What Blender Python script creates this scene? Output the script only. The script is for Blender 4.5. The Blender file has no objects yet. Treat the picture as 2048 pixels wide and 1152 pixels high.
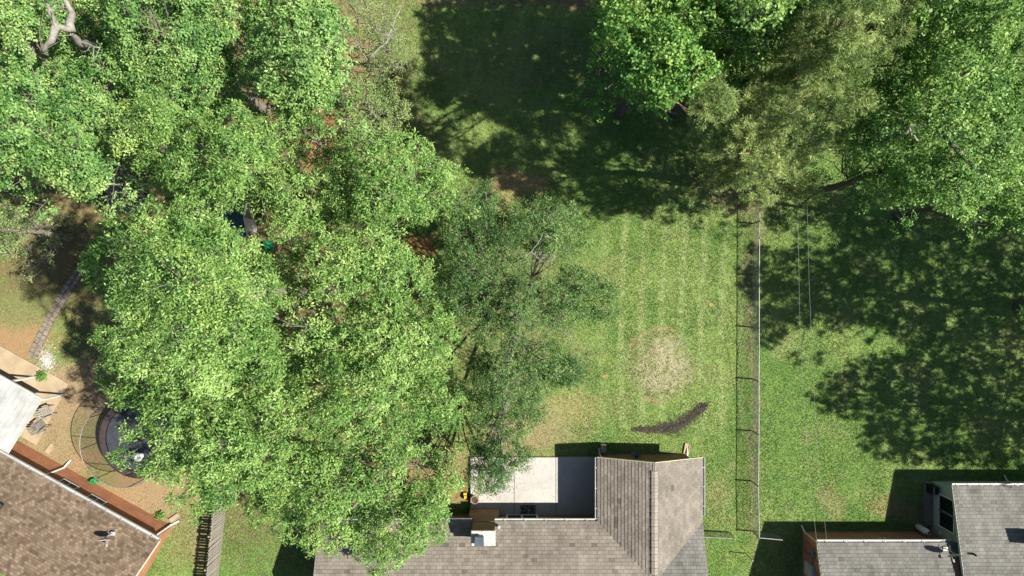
import bpy, math, random
import numpy as np
from mathutils import Vector

random.seed(7)
rng = np.random.default_rng(11)
scene = bpy.context.scene
col = scene.collection

# ------------------------------------------------------------------ camera, sky, sun
H = 40.0                      # drone height, metres
S = 34.0                      # photo pixels per metre on the ground
cam_d = bpy.data.cameras.new('camera')
cam = bpy.data.objects.new('camera', cam_d)
col.objects.link(cam)
cam.location = (0, 0, H)
cam.rotation_euler = (0, 0, 0)
cam_d.sensor_width = 36.0
cam_d.lens = 36.0 * H * S / 2048.0
cam_d.clip_end = 2000
scene.camera = cam

SUN_EL = math.radians(50)
SUN_AZ = math.radians(95)     # from +Y clockwise
sun_dir = Vector((math.sin(SUN_AZ) * math.cos(SUN_EL), math.cos(SUN_AZ) * math.cos(SUN_EL), math.sin(SUN_EL)))
SHX = -sun_dir.x / sun_dir.z  # ground shift of a shadow per metre of height
SHY = -sun_dir.y / sun_dir.z
world = bpy.data.worlds.new('World')
scene.world = world
world.use_nodes = True
nt = world.node_tree
sky = nt.nodes.new('ShaderNodeTexSky')
sky.sky_type = 'NISHITA'
sky.sun_disc = False
sky.sun_elevation = SUN_EL
sky.sun_rotation = SUN_AZ
bg = nt.nodes['Background']
bg.inputs['Strength'].default_value = 0.05
nt.links.new(sky.outputs[0], bg.inputs['Color'])
sl = bpy.data.lights.new('sun', 'SUN')
sl.energy = 4.8
sl.angle = math.radians(0.55)
sl.color = (1.0, 0.93, 0.78)
so = bpy.data.objects.new('sun', sl)
so.rotation_euler = sun_dir.to_track_quat('Z', 'Y').to_euler()
so.location = (30, -3, 40)
col.objects.link(so)
vs = scene.view_settings
vs.view_transform = 'Standard'
vs.look = 'None'
vs.exposure = 1.18
vs.gamma = 1.0
vs.use_curve_mapping = False
scene.render.engine = 'CYCLES'
scene.cycles.max_bounces = 6
scene.cycles.transparent_max_bounces = 10


# ------------------------------------------------------------------ helpers
def P(px, py, z=0.0):
    k = (1 - z / H) / S
    return Vector(((px - 1024) * k, -(py - 576) * k, z))


def tag(o, label=None, cat=None, group=None, kind=None):
    if label: o['label'] = label
    if cat: o['category'] = cat
    if group: o['group'] = group
    if kind: o['kind'] = kind
    return o


def empty(name, loc, label, cat, group=None):
    o = bpy.data.objects.new(name, None)
    o.empty_display_size = 0.3
    col.objects.link(o)
    o.location = loc
    tag(o, label, cat, group)
    return o


def wloc(o):
    v = Vector(o.location)
    while o.parent:
        o = o.parent
        v += o.location
    return v


class MB:
    def __init__(s):
        s.v = []; s.f = []; s.r = []

    def face(s, pts, r=None):
        i = len(s.v)
        s.v += [tuple(p) for p in pts]
        s.f.append(tuple(range(i, i + len(pts))))
        s.r.append(random.random() if r is None else r)

    def box(s, c, sx, sy, sz, ux=(1, 0, 0), uy=(0, 1, 0), uz=(0, 0, 1), r=None, top=1.0):
        """box centred on c; sx.. full sizes along ux, uy, uz; top = scale of the upper face"""
        c = Vector(c); ux = Vector(ux); uy = Vector(uy); uz = Vector(uz)
        i = len(s.v)
        for k in (-1, 1):
            t = top if k > 0 else 1.0
            for a, b in ((-1, -1), (1, -1), (1, 1), (-1, 1)):
                s.v.append(tuple(c + ux * (a * sx / 2 * t) + uy * (b * sy / 2 * t) + uz * (k * sz / 2)))
        r = random.random() if r is None else r
        for f in ((3, 2, 1, 0), (4, 5, 6, 7), (0, 1, 5, 4), (1, 2, 6, 5), (2, 3, 7, 6), (3, 0, 4, 7)):
            s.f.append(tuple(i + q for q in f)); s.r.append(r)

    def bar(s, a, b, w, h=None, up=(0, 0, 1), r=None):
        a = Vector(a); b = Vector(b); h = h or w
        d = (b - a); L = d.length; d.normalize()
        up = Vector(up)
        if abs(d.dot(up)) > 0.98: up = Vector((0, 1, 0))
        y = up.cross(d).normalized(); z = d.cross(y)
        s.box((a + b) / 2, L, w, h, d, y, z, r)

    def tube(s, pts, rad, n=6, cap=True, r=None):
        """swept tube; rad a number or one radius per point"""
        pts = [Vector(p) for p in pts]
        if not hasattr(rad, '__len__'): rad = [rad] * len(pts)
        rings = []
        ref = Vector((0.31, 0.17, 0.93))
        rr = random.random() if r is None else r
        for k, p in enumerate(pts):
            d = (pts[min(k + 1, len(pts) - 1)] - pts[max(k - 1, 0)])
            if d.length < 1e-6: d = Vector((0, 0, 1))
            d.normalize()
            x = d.cross(ref)
            if x.length < 0.05: x = d.cross(Vector((1, 0, 0)))
            x.normalize(); y = d.cross(x)
            i = len(s.v)
            for q in range(n):
                a = 2 * math.pi * q / n
                s.v.append(tuple(p + (x * math.cos(a) + y * math.sin(a)) * rad[k]))
            rings.append(i)
        for k in range(len(pts) - 1):
            for q in range(n):
                s.f.append((rings[k] + q, rings[k] + (q + 1) % n, rings[k + 1] + (q + 1) % n, rings[k + 1] + q))
                s.r.append(rr)
        if cap:
            s.f.append(tuple(rings[0] + q for q in reversed(range(n)))); s.r.append(rr)
            s.f.append(tuple(rings[-1] + q for q in range(n))); s.r.append(rr)

    def lathe(s, c, prof, n=20, r=None):
        """prof: (radius, z) pairs, about the vertical through c"""
        c = Vector(c); rings = []
        rr = random.random() if r is None else r
        for (a, z) in prof:
            i = len(s.v)
            for q in range(n):
                t = 2 * math.pi * q / n
                s.v.append((c.x + a * math.cos(t), c.y + a * math.sin(t), c.z + z))
            rings.append(i)
        for k in range(len(prof) - 1):
            for q in range(n):
                s.f.append((rings[k] + q, rings[k] + (q + 1) % n, rings[k + 1] + (q + 1) % n, rings[k + 1] + q)); s.r.append(rr)
        s.f.append(tuple(rings[0] + q for q in reversed(range(n)))); s.r.append(rr)
        s.f.append(tuple(rings[-1] + q for q in range(n))); s.r.append(rr)

    def prism(s, poly, z0, z1, r=None):
        n = len(poly); i = len(s.v)
        s.v += [(p[0], p[1], z0) for p in poly] + [(p[0], p[1], z1) for p in poly]
        rr = random.random() if r is None else r
        s.f.append(tuple(i + n + q for q in range(n))); s.r.append(rr)
        s.f.append(tuple(i + q for q in reversed(range(n)))); s.r.append(rr)
        for q in range(n):
            s.f.append((i + q, i + (q + 1) % n, i + n + (q + 1) % n, i + n + q)); s.r.append(rr)

    def build(s, name, mat, parent=None, smooth=False, origin=None, uv=False):
        o0 = wloc(parent) if parent else Vector(origin or (0, 0, 0))
        me = bpy.data.meshes.new(name)
        vv = [(a - o0.x, b - o0.y, c - o0.z) for a, b, c in s.v]
        me.from_pydata(vv, [], s.f)
        me.update()
        at = me.attributes.new('rnd', 'FLOAT', 'FACE')
        at.data.foreach_set('value', s.r)
        if uv:
            ul = me.uv_layers.new(name='UVMap')
            for p in me.polygons:
                n = p.normal
                if abs(n.z) < 0.7:
                    t = Vector((-n.y, n.x, 0)).normalized()
                    for li in p.loop_indices:
                        c = me.vertices[me.loops[li].vertex_index].co
                        ul.data[li].uv = (c.dot(t), c.z)
                else:
                    for li in p.loop_indices:
                        c = me.vertices[me.loops[li].vertex_index].co
                        ul.data[li].uv = (c.x, c.y)
        if smooth:
            me.polygons.foreach_set('use_smooth', [True] * len(me.polygons))
        me.materials.append(M[mat] if isinstance(mat, str) else mat)
        ob = bpy.data.objects.new(name, me)
        col.objects.link(ob)
        if parent: ob.parent = parent
        else: ob.location = o0
        return ob


# ------------------------------------------------------------------ materials
M = {}


def nodes(name):
    m = bpy.data.materials.new(name)
    m.use_nodes = True
    M[name] = m
    t = m.node_tree
    return m, t, t.nodes['Principled BSDF'], t.nodes['Material Output']


def lnk(t, a, b): t.links.new(a, b)


def N(t, kind, **kw):
    n = t.nodes.new(kind)
    for k, v in kw.items():
        if k in n.inputs: n.inputs[k].default_value = v
        else: setattr(n, k, v)
    return n


def mixc(t, fac, a, b, mode='MIX'):
    n = t.nodes.new('ShaderNodeMix'); n.data_type = 'RGBA'; n.blend_type = mode
    for s, v in ((0, fac), (6, a), (7, b)):
        if hasattr(v, 'is_output'): t.links.new(v, n.inputs[s])
        elif s == 0: n.inputs[0].default_value = v
        else: n.inputs[s].default_value = (*v, 1)
    return n.outputs[2]


def ramp(t, src, stops):
    n = t.nodes.new('ShaderNodeValToRGB')
    e = n.color_ramp.elements
    while len(e) > 1: e.remove(e[-1])
    e[0].position = stops[0][0]; e[0].color = (*stops[0][1], 1)
    for p, c in stops[1:]:
        x = e.new(p); x.color = (*c, 1)
    t.links.new(src, n.inputs[0])
    return n.outputs[0]


def g(v): return (v, v, v)


def coord(t, scale=1.0):
    tc = t.nodes.new('ShaderNodeTexCoord')
    mp = t.nodes.new('ShaderNodeMapping')
    mp.inputs['Scale'].default_value = (scale, scale, scale) if not hasattr(scale, '__len__') else scale
    t.links.new(tc.outputs['Object'], mp.inputs[0])
    return mp.outputs[0]


def noise(t, vec, scale, detail=4, rough=0.6):
    n = N(t, 'ShaderNodeTexNoise', Scale=scale, Detail=detail, Roughness=rough)
    t.links.new(vec, n.inputs['Vector'])
    return n.outputs[0]


def attr(t, name, out='Fac'):
    n = t.nodes.new('ShaderNodeAttribute'); n.attribute_name = name
    return n.outputs[out]


def bump(t, b, h, strength, dist=0.02):
    n = N(t, 'ShaderNodeBump', Strength=strength, Distance=dist)
    t.links.new(h, n.inputs['Height'])
    t.links.new(n.outputs[0], b.inputs['Normal'])


def plain(name, c, rough=0.6, metal=0.0, var=0.25, nscale=3.0, spec=0.4, bmp=0.0, fine=30.0):
    """painted / plain stuff with blotchy wear"""
    m, t, b, o = nodes(name)
    v = coord(t)
    n1 = noise(t, v, nscale, 5)
    n2 = noise(t, v, fine, 3)
    a = ramp(t, n1, [(0.3, tuple(x * (1 - var) for x in c)), (0.7, tuple(min(1, x * (1 + var * 0.6)) for x in c))])
    lnk(t, mixc(t, 0.35 * var, a, mixc(t, 1.0, a, ramp(t, n2, [(0.35, g(0.3)), (0.65, g(1.4))]), 'MULTIPLY')), b.inputs['Base Color'])
    b.inputs['Roughness'].default_value = rough
    b.inputs['Metallic'].default_value = metal
    b.inputs['Specular IOR Level'].default_value = spec
    if bmp: bump(t, b, n2, bmp)
    return m


def shingle(name, stops, streak=0.35):
    m, t, b, o = nodes(name)
    r = attr(t, 'rnd')
    base = ramp(t, r, stops)
    v = coord(t)
    big = noise(t, coord(t, (0.9, 0.9, 0.9)), 0.9, 5)
    st = noise(t, coord(t, (2.6, 0.5, 0.5)), 1.0, 4)
    gr = noise(t, v, 55, 2)
    c = mixc(t, streak, base, mixc(t, 1.0, base, ramp(t, big, [(0.33, g(0.45)), (0.66, g(1.35))]), 'MULTIPLY'))
    c = mixc(t, streak, c, mixc(t, 1.0, c, ramp(t, st, [(0.35, g(0.6)), (0.65, g(1.35))]), 'MULTIPLY'))
    c = mixc(t, 0.5, c, mixc(t, 1.0, c, ramp(t, gr, [(0.3, g(0.5)), (0.7, g(1.45))]), 'MULTIPLY'))
    lnk(t, c, b.inputs['Base Color'])
    b.inputs['Roughness'].default_value = 0.92
    b.inputs['Specular IOR Level'].default_value = 0.2
    bump(t, b, gr, 0.5, 0.01)


def brick(name, c1, c2, mortar):
    m, t, b, o = nodes(name)
    uv = t.nodes.new('ShaderNodeUVMap')
    bt = t.nodes.new('ShaderNodeTexBrick')
    lnk(t, uv.outputs[0], bt.inputs['Vector'])
    bt.inputs['Scale'].default_value = 1.0
    bt.inputs['Brick Width'].default_value = 0.22
    bt.inputs['Row Height'].default_value = 0.078
    bt.inputs['Mortar Size'].default_value = 0.010
    bt.inputs['Color1'].default_value = (*c1, 1)
    bt.inputs['Color2'].default_value = (*c2, 1)
    bt.inputs['Mortar'].default_value = (*mortar, 1)
    v = coord(t)
    n1 = noise(t, v, 1.3, 5)
    c = mixc(t, 0.5, bt.outputs[0], mixc(t, 1.0, bt.outputs[0], ramp(t, n1, [(0.3, g(0.6)), (0.7, g(1.35))]), 'MULTIPLY'))
    lnk(t, c, b.inputs['Base Color'])
    b.inputs['Roughness'].default_value = 0.9
    inv = N(t, 'ShaderNodeMath', operation='SUBTRACT'); inv.inputs[0].default_value = 1
    lnk(t, bt.outputs['Fac'], inv.inputs[1])
    bump(t, b, inv.outputs[0], 0.8, 0.012)


def leaf(name, dark, mid, light, trans=0.29, rough=0.5, spec=0.3):
    m, t, b, o = nodes(name)
    r = attr(t, 'rnd')
    c = ramp(t, r, [(0.0, dark), (0.45, mid), (0.85, light), (1.0, tuple(min(1, x * 1.25) for x in light))])
    n1 = noise(t, coord(t), 0.55, 3)
    c = mixc(t, 0.5, c, mixc(t, 1.0, c, ramp(t, n1, [(0.30, (0.62, 0.80, 0.72)), (0.5, (1, 1, 1)), (0.70, (1.38, 1.15, 1.05))]), 'MULTIPLY'))
    lnk(t, c, b.inputs['Base Color'])
    b.inputs['Roughness'].default_value = rough
    b.inputs['Specular IOR Level'].default_value = spec
    tr = t.nodes.new('ShaderNodeBsdfTranslucent')
    lnk(t, mixc(t, 1.0, c, (1.15, 1.4, 0.5), 'MULTIPLY'), tr.inputs['Color'])
    mx = t.nodes.new('ShaderNodeMixShader'); mx.inputs[0].default_value = trans
    lnk(t, b.outputs[0], mx.inputs[1]); lnk(t, tr.outputs[0], mx.inputs[2])
    lnk(t, mx.outputs[0], o.inputs['Surface'])


def bark(name, c):
    m, t, b, o = nodes(name)
    v = coord(t, (5, 5, 1.5))
    n1 = noise(t, v, 2.5, 6)
    lnk(t, ramp(t, n1, [(0.3, tuple(x * 0.5 for x in c)), (0.6, c), (0.8, tuple(x * 1.3 for x in c))]), b.inputs['Base Color'])
    b.inputs['Roughness'].default_value = 0.95
    bump(t, b, n1, 0.7, 0.03)


def see_through(name, c, alpha, rough=0.7):
    m, t, b, o = nodes(name)
    b.inputs['Base Color'].default_value = (*c, 1)
    b.inputs['Roughness'].default_value = rough
    tr = t.nodes.new('ShaderNodeBsdfTransparent')
    mx = t.nodes.new('ShaderNodeMixShader'); mx.inputs[0].default_value = alpha
    lnk(t, tr.outputs[0], mx.inputs[1]); lnk(t, b.outputs[0], mx.inputs[2])
    lnk(t, mx.outputs[0], o.inputs['Surface'])


# ground and grass colours live in a colour attribute (lawn, dirt, straw); shader adds grain
m, t, b, o = nodes('ground')
c = attr(t, 'tone', 'Color')
v = coord(t)
f1 = noise(t, v, 9, 5, 0.7); f2 = noise(t, v, 34, 3, 0.7)
c2 = mixc(t, 0.4, c, mixc(t, 1.0, c, ramp(t, f1, [(0.32, g(0.55)), (0.68, g(1.4))]), 'MULTIPLY'))
c2 = mixc(t, 0.4, c2, mixc(t, 1.0, c2, ramp(t, f2, [(0.32, g(0.5)), (0.68, g(1.5))]), 'MULTIPLY'))
lnk(t, c2, b.inputs['Base Color'])
b.inputs['Roughness'].default_value = 0.95
b.inputs['Specular IOR Level'].default_value = 0.15
bump(t, b, f2, 0.8, 0.04)

m, t, b, o = nodes('grass')
c = attr(t, 'tone', 'Color')
lnk(t, c, b.inputs['Base Color'])
b.inputs['Roughness'].default_value = 0.6
b.inputs['Specular IOR Level'].default_value = 0.25
tr = t.nodes.new('ShaderNodeBsdfTranslucent'); lnk(t, c, tr.inputs['Color'])
mx = t.nodes.new('ShaderNodeMixShader'); mx.inputs[0].default_value = 0.3
lnk(t, b.outputs[0], mx.inputs[1]); lnk(t, tr.outputs[0], mx.inputs[2]); lnk(t, mx.outputs[0], o.inputs['Surface'])

m, t, b, o = nodes('concrete')
v = coord(t)
n1 = noise(t, v, 0.8, 6); n2 = noise(t, v, 6, 5); n3 = noise(t, v, 60, 2)
c = ramp(t, n1, [(0.3, (0.31, 0.305, 0.295)), (0.7, (0.38, 0.375, 0.37))])
c = mixc(t, 0.28, c, mixc(t, 1.0, c, ramp(t, n2, [(0.28, g(0.55)), (0.5, g(1.0)), (0.75, g(1.12))]), 'MULTIPLY'))
c = mixc(t, 0.3, c, mixc(t, 1.0, c, ramp(t, n3, [(0.3, g(0.7)), (0.7, g(1.2))]), 'MULTIPLY'))
lnk(t, c, b.inputs['Base Color']); b.inputs['Roughness'].default_value = 0.85
bump(t, b, n3, 0.2, 0.005)

plain('tan_concrete', (0.34, 0.265, 0.185), 0.9, var=0.25, nscale=1.2)
plain('white_paint', (0.56, 0.56, 0.54), 0.5, var=0.2)
plain('white_metal', (0.37, 0.38, 0.385), 0.5, var=0.28, nscale=1.0)
plain('galvanised', (0.22, 0.225, 0.23), 0.5, 0.3, var=0.2)
plain('cream_paint', (0.55, 0.50, 0.38), 0.6, var=0.2)
plain('sage_siding', (0.36, 0.41, 0.33), 0.7, var=0.15)
plain('dark_metal', (0.02, 0.02, 0.022), 0.5, var=0.3)
plain('flue_metal', (0.10, 0.13, 0.17), 0.45, 0.5, var=0.2)
plain('mortar_cap', (0.46, 0.44, 0.41), 0.9, var=0.35, nscale=6, bmp=0.4)
plain('underlay', (0.05, 0.047, 0.043), 0.95)
plain('weathered_wood', (0.25, 0.23, 0.205), 0.9, var=0.4, nscale=5)
plain('paver', (0.20, 0.17, 0.14), 0.9, var=0.4, nscale=4, bmp=0.4)
plain('slate_paver', (0.175, 0.165, 0.15), 0.85, var=0.35, nscale=4, bmp=0.3)
plain('teal_metal', (0.025, 0.075, 0.085), 0.45, var=0.3)
plain('trampoline_mat', (0.032, 0.037, 0.048), 0.6, var=0.25)
plain('pad_fabric', (0.040, 0.028, 0.034), 0.6, var=0.4)
plain('green_plastic', (0.02, 0.20, 0.07), 0.35, var=0.2)
plain('yellow_plastic', (0.60, 0.36, 0.02), 0.35, var=0.2)
plain('blue_cloth', (0.13, 0.26, 0.52), 0.7, var=0.4, nscale=12)
plain('white_cloth', (0.72, 0.72, 0.72), 0.8, var=0.15)
plain('black_plastic', (0.015, 0.015, 0.016), 0.4, var=0.2)
plain('tank_paint', (0.66, 0.67, 0.68), 0.35, var=0.12)
plain('cable', (0.19, 0.19, 0.20), 0.5, var=0.1)
plain('dead_wood', (0.25, 0.235, 0.22), 0.9, var=0.3, nscale=6, bmp=0.4)
plain('mulch', (0.055, 0.044, 0.038), 0.95, var=0.5)
plain('gravel', (0.50, 0.50, 0.50), 0.9, var=0.3)
plain('litter', (0.30, 0.14, 0.06), 0.95, var=0.5)
plain('terracotta', (0.30, 0.17, 0.12), 0.8, var=0.3)
shingle('shingle_tan', [(0, (0.100, 0.085, 0.072)), (0.06, (0.146, 0.131, 0.116)), (0.5, (0.170, 0.154, 0.137)), (1, (0.196, 0.178, 0.159))], 0.32)
shingle('shingle_grey', [(0, (0.095, 0.094, 0.090)), (0.06, (0.122, 0.121, 0.118)), (0.5, (0.142, 0.140, 0.137)), (1, (0.163, 0.161, 0.158))], 0.35)
shingle('shingle_brown', [(0, (0.080, 0.056, 0.040)), (0.45, (0.130, 0.096, 0.071)), (1, (0.185, 0.146, 0.112))], 0.25)
shingle('shingle_cap', [(0, (0.12, 0.108, 0.096)), (0.1, (0.20, 0.178, 0.158)), (1, (0.27, 0.242, 0.215))], 0.2)
brick('brick_red', (0.40, 0.140, 0.060), (0.31, 0.100, 0.046), (0.34, 0.24, 0.17))
brick('brick_brown', (0.27, 0.150, 0.055), (0.19, 0.10, 0.042), (0.15, 0.11, 0.075))
m, t, b, o = nodes('glass')
b.inputs['Base Color'].default_value = (0.012, 0.014, 0.016, 1); b.inputs['Roughness'].default_value = 0.08
m, t, b, o = nodes('doormat')
n1 = noise(t, coord(t), 22, 2)
lnk(t, ramp(t, n1, [(0.56, (0.012, 0.012, 0.014)), (0.62, (0.45, 0.42, 0.43))]), b.inputs['Base Color']); b.inputs['Roughness'].default_value = 0.95
see_through('net', (0.02, 0.022, 0.025), 0.26)
leaf('leaf_oak', (0.040, 0.120, 0.022), (0.138, 0.262, 0.062), (0.270, 0.390, 0.125), 0.2)
leaf('leaf_gum', (0.036, 0.115, 0.026), (0.128, 0.262, 0.070), (0.250, 0.375, 0.130), 0.2)
leaf('leaf_willow_oak', (0.024, 0.072, 0.022), (0.072, 0.152, 0.045), (0.175, 0.265, 0.095), 0.24, 0.5, 0.22)
leaf('leaf_pale', (0.100, 0.165, 0.050), (0.180, 0.265, 0.095), (0.28, 0.345, 0.15), 0.3)
leaf('leaf_maple', (0.042, 0.130, 0.028), (0.135, 0.285, 0.062), (0.285, 0.425, 0.115), 0.32)
leaf('leaf_deep', (0.038, 0.115, 0.026), (0.122, 0.242, 0.060), (0.250, 0.385, 0.112), 0.3)
leaf('needle', (0.050, 0.105, 0.030), (0.175, 0.255, 0.080), (0.335, 0.395, 0.150), 0.26, 0.5, 0.3)
bark('bark_grey', (0.19, 0.17, 0.15))
bark('bark_pine', (0.16, 0.105, 0.08))
bark('bark_dark', (0.085, 0.075, 0.065))


# ------------------------------------------------------------------ value noise for numpy
_grid = rng.random((64, 64))


def vnoise(x, y, f, seed=0):
    x = np.asarray(x) * f + seed * 17.31; y = np.asarray(y) * f + seed * 9.77
    xi = np.floor(x).astype(int); yi = np.floor(y).astype(int)
    fx = x - xi; fy = y - yi
    fx = fx * fx * (3 - 2 * fx); fy = fy * fy * (3 - 2 * fy)
    a = _grid[xi % 64, yi % 64]; b_ = _grid[(xi + 1) % 64, yi % 64]
    c_ = _grid[xi % 64, (yi + 1) % 64]; d = _grid[(xi + 1) % 64, (yi + 1) % 64]
    return (a * (1 - fx) + b_ * fx) * (1 - fy) + (c_ * (1 - fx) + d * fx) * fy


def fbm(x, y, f, seed=0, o=4):
    s = 0; a = 0.5; tot = 0
    for k in range(o):
        s = s + a * vnoise(x, y, f * 2 ** k, seed + k * 3); tot += a; a *= 0.55
    return s / tot


def sstep(e0, e1, x):
    t_ = np.clip((x - e0) / (e1 - e0), 0, 1)
    return t_ * t_ * (3 - 2 * t_)


def inpoly(x, y, poly):
    x = np.asarray(x); y = np.asarray(y)
    ins = np.zeros(x.shape, bool)
    n = len(poly); j = n - 1
    for i in range(n):
        xi, yi = poly[i]; xj, yj = poly[j]
        cnd = ((yi > y) != (yj > y)) & (x < (xj - xi) * (y - yi) / (yj - yi + 1e-12) + xi)
        ins ^= cnd; j = i
    return ins


def polydist(x, y, poly):
    d = np.full(np.shape(x), 1e9)
    n = len(poly)
    for i in range(n):
        ax, ay = poly[i]; bx, by = poly[(i + 1) % n]
        dx, dy = bx - ax, by - ay
        tt = np.clip(((x - ax) * dx + (y - ay) * dy) / (dx * dx + dy * dy + 1e-9), 0, 1)
        d = np.minimum(d, np.hypot(x - ax - tt * dx, y - ay - tt * dy))
    return d


# ------------------------------------------------------------------ the ground and its colours
MULCH_PATH = [(1272, 858, 6), (1300, 860, 8), (1330, 855, 14), (1350, 855, 22), (1372, 842, 18), (1392, 825, 12), (1410, 808, 6)]


def tone(X, Y):
    """albedo of the soil and turf at world X, Y (grass, straw, clay, litter)"""
    px = X * S + 1024; py = 576 - Y * S
    w = 40 * (fbm(X, Y, 0.35, 1) - 0.5) + 26 * (fbm(X, Y, 1.4, 5) - 0.5)
    w2 = 40 * (fbm(X, Y, 0.35, 8) - 0.5) + 26 * (fbm(X, Y, 1.4, 12) - 0.5)
    qx = px + w; qy = py + w2
    a = fbm(X, Y, 0.22, 2, 5); b_ = fbm(X, Y, 1.1, 3, 4); f = fbm(X, Y, 5, 4, 2)

    def lerp(c, k, m_): return c * (1 - m_[..., None]) + np.array(k) * m_[..., None]
    c = np.zeros(X.shape + (3,)) + np.array((0.114, 0.194, 0.049))
    c = lerp(c, (0.158, 0.228, 0.068), sstep(0.42, 0.62, a))
    c = lerp(c, (0.080, 0.165, 0.040), 0.55 * sstep(0.5, 0.68, b_))
    c = lerp(c, (0.190, 0.205, 0.095), 0.35 * sstep(0.56, 0.72, fbm(X, Y, 0.6, 21, 4)) )
    # mower stripes on the sunny lawn
    st = 0.5 + 0.5 * np.sin((px - 8 * np.sin(py / 150)) / 40 * 2 * math.pi)
    msk = sstep(1180, 1230, px) * sstep(400, 440, py) * (1 - sstep(1480, 1500, px)) * (1 - sstep(820, 900, py))
    c = lerp(c, (0.215, 0.280, 0.11), 0.85 * msk * sstep(0.55, 1.0, st) * (0.35 + 0.65 * sstep(0.3, 0.6, fbm(X, Y, 0.5, 61))))
    c = c * (1 + 0.25 * (f - 0.5))[..., None]

    def blob(x, y, rx, ry, k, amt=1.0, soft=0.35, nz=0.25):
        nonlocal c
        d = np.hypot((qx - x) / rx, (qy - y) / ry) + nz * (f - 0.5) * 2
        c = lerp(c, k, amt * (1 - sstep(1 - soft, 1 + soft, d)))
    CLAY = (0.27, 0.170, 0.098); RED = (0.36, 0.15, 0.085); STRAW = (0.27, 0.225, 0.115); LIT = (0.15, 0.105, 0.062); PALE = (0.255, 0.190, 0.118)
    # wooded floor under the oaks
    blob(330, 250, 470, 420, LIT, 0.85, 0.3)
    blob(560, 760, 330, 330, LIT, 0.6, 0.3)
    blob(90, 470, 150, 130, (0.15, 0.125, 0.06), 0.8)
    # clay yard round the trampoline and along the brick house
    blob(20, 680, 90, 60, CLAY, 0.9); blob(150, 790, 110, 70, PALE, 0.9); blob(160, 880, 130, 110, PALE, 0.9)
    blob(260, 960, 130, 70, CLAY, 0.85); blob(310, 1000, 70, 60, PALE, 0.6); blob(40, 620, 70, 36, (0.16, 0.175, 0.07), 0.8)
    blob(190, 870, 40, 45, (0.17, 0.175, 0.07), 0.6); blob(200, 955, 36, 26, (0.17, 0.185, 0.07), 0.7); blob(365, 1075, 40, 60, (0.19, 0.195, 0.08), 0.7)
    blob(410, 1080, 26, 90, PALE, 0.5)
    # red soil at the back
    blob(700, 120, 40, 110, (0.29, 0.18, 0.115), 0.55, 0.6, 0.6); blob(690, 20, 80, 40, (0.24, 0.19, 0.11), 0.4, 0.6, 0.6); blob(650, 280, 50, 60, RED, 0.6, 0.5, 0.4)
    blob(840, 492, 36, 20, (0.30, 0.145, 0.07), 0.85, 0.5, 0.5); blob(915, 538, 10, 8, RED, 0.8, 0.3, 0.1); blob(1035, 362, 60, 20, (0.27, 0.17, 0.10), 0.75); blob(1000, 395, 20, 30, (0.27, 0.17, 0.10), 0.5)
    blob(780, 660, 80, 120, LIT, 0.7); blob(880, 8, 90, 10, (0.22, 0.155, 0.09), 0.5); blob(1150, 0, 160, 12, LIT, 0.8)
    blob(1090, 120, 140, 60, (0.13, 0.14, 0.07), 0.35)
    # worn and straw patches of the middle lawn
    blob(1140, 822, 60, 30, STRAW, 0.55, 0.6, 0.6); blob(1100, 860, 70, 30, (0.22, 0.19, 0.11), 0.45, 0.6, 0.5); blob(1030, 870, 80, 40, (0.24, 0.18, 0.11), 0.6)
    blob(1000, 600, 110, 160, (0.17, 0.165, 0.085), 0.5); blob(800, 950, 120, 60, (0.24, 0.18, 0.10), 0.7); blob(915, 960, 30, 60, (0.25, 0.17, 0.10), 0.6)
    for x, y in ((1424, 604), (1212, 749)): blob(x + w.mean(), y, 6, 4, (0.36, 0.20, 0.10), 0.8, 0.5, 0.3)
    # ring left by a pool on the lawn
    d = np.hypot((px + 0.35 * w - 1322) / 71, (py + 0.35 * w2 - 733) / 75)
    c = lerp(c, (0.195, 0.195, 0.10), 0.7 * (1 - sstep(0.85, 1.06, d)) * (0.55 + 0.45 * sstep(0.35, 0.6, fbm(X, Y, 1.6, 52))))
    d2 = np.hypot((qx - 1330) / 58, (qy - 735) / 62)
    c = lerp(c, (0.30, 0.28, 0.19), 0.85 * (1 - sstep(0.6, 1.3, d2)) * sstep(0.3, 0.6, f))
    c = lerp(c, (0.27, 0.18, 0.11), 0.75 * np.exp(-((d - 1.0) / 0.05) ** 2) * sstep(0.40, 0.62, fbm(X, Y, 0.8, 31)))
    # right of the wing, by the fence line and the brick house
    blob(1432, 990, 16, 30, (0.22, 0.16, 0.09), 0.25); blob(1506, 700, 9, 420, (0.20, 0.175, 0.11), 0.55); blob(1480, 380, 60, 46, (0.22, 0.18, 0.11), 0.6)
    blob(1790, 1020, 60, 22, (0.24, 0.17, 0.10), 0.5); blob(1660, 1000, 24, 40, (0.22, 0.19, 0.10), 0.5)
    return np.clip(c, 0.01, 0.8)


def gspace(a, b_, step, far, k=14):
    inner = np.arange(a, b_ + 1e-6, step)
    e = np.geomspace(1, far, k)
    return np.concatenate([(a - e)[::-1], inner, b_ + e])


gx = gspace(-33, 33, 0.17, 420); gy = gspace(-20, 20, 0.17, 420)
GX, GY = np.meshgrid(gx, gy, indexing='ij')
nx, ny = GX.shape
GZ = 0.03 * (fbm(GX, GY, 0.5, 41, 3) - 0.5) + 0.02 * (fbm(GX, GY, 2.2, 44, 2) - 0.5) - 0.012
co = np.stack([GX, GY, GZ], -1).reshape(-1, 3)
idx = np.arange(nx * ny).reshape(nx, ny)
quads = np.stack([idx[:-1, :-1], idx[1:, :-1], idx[1:, 1:], idx[:-1, 1:]], -1).reshape(-1, 4)


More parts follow.
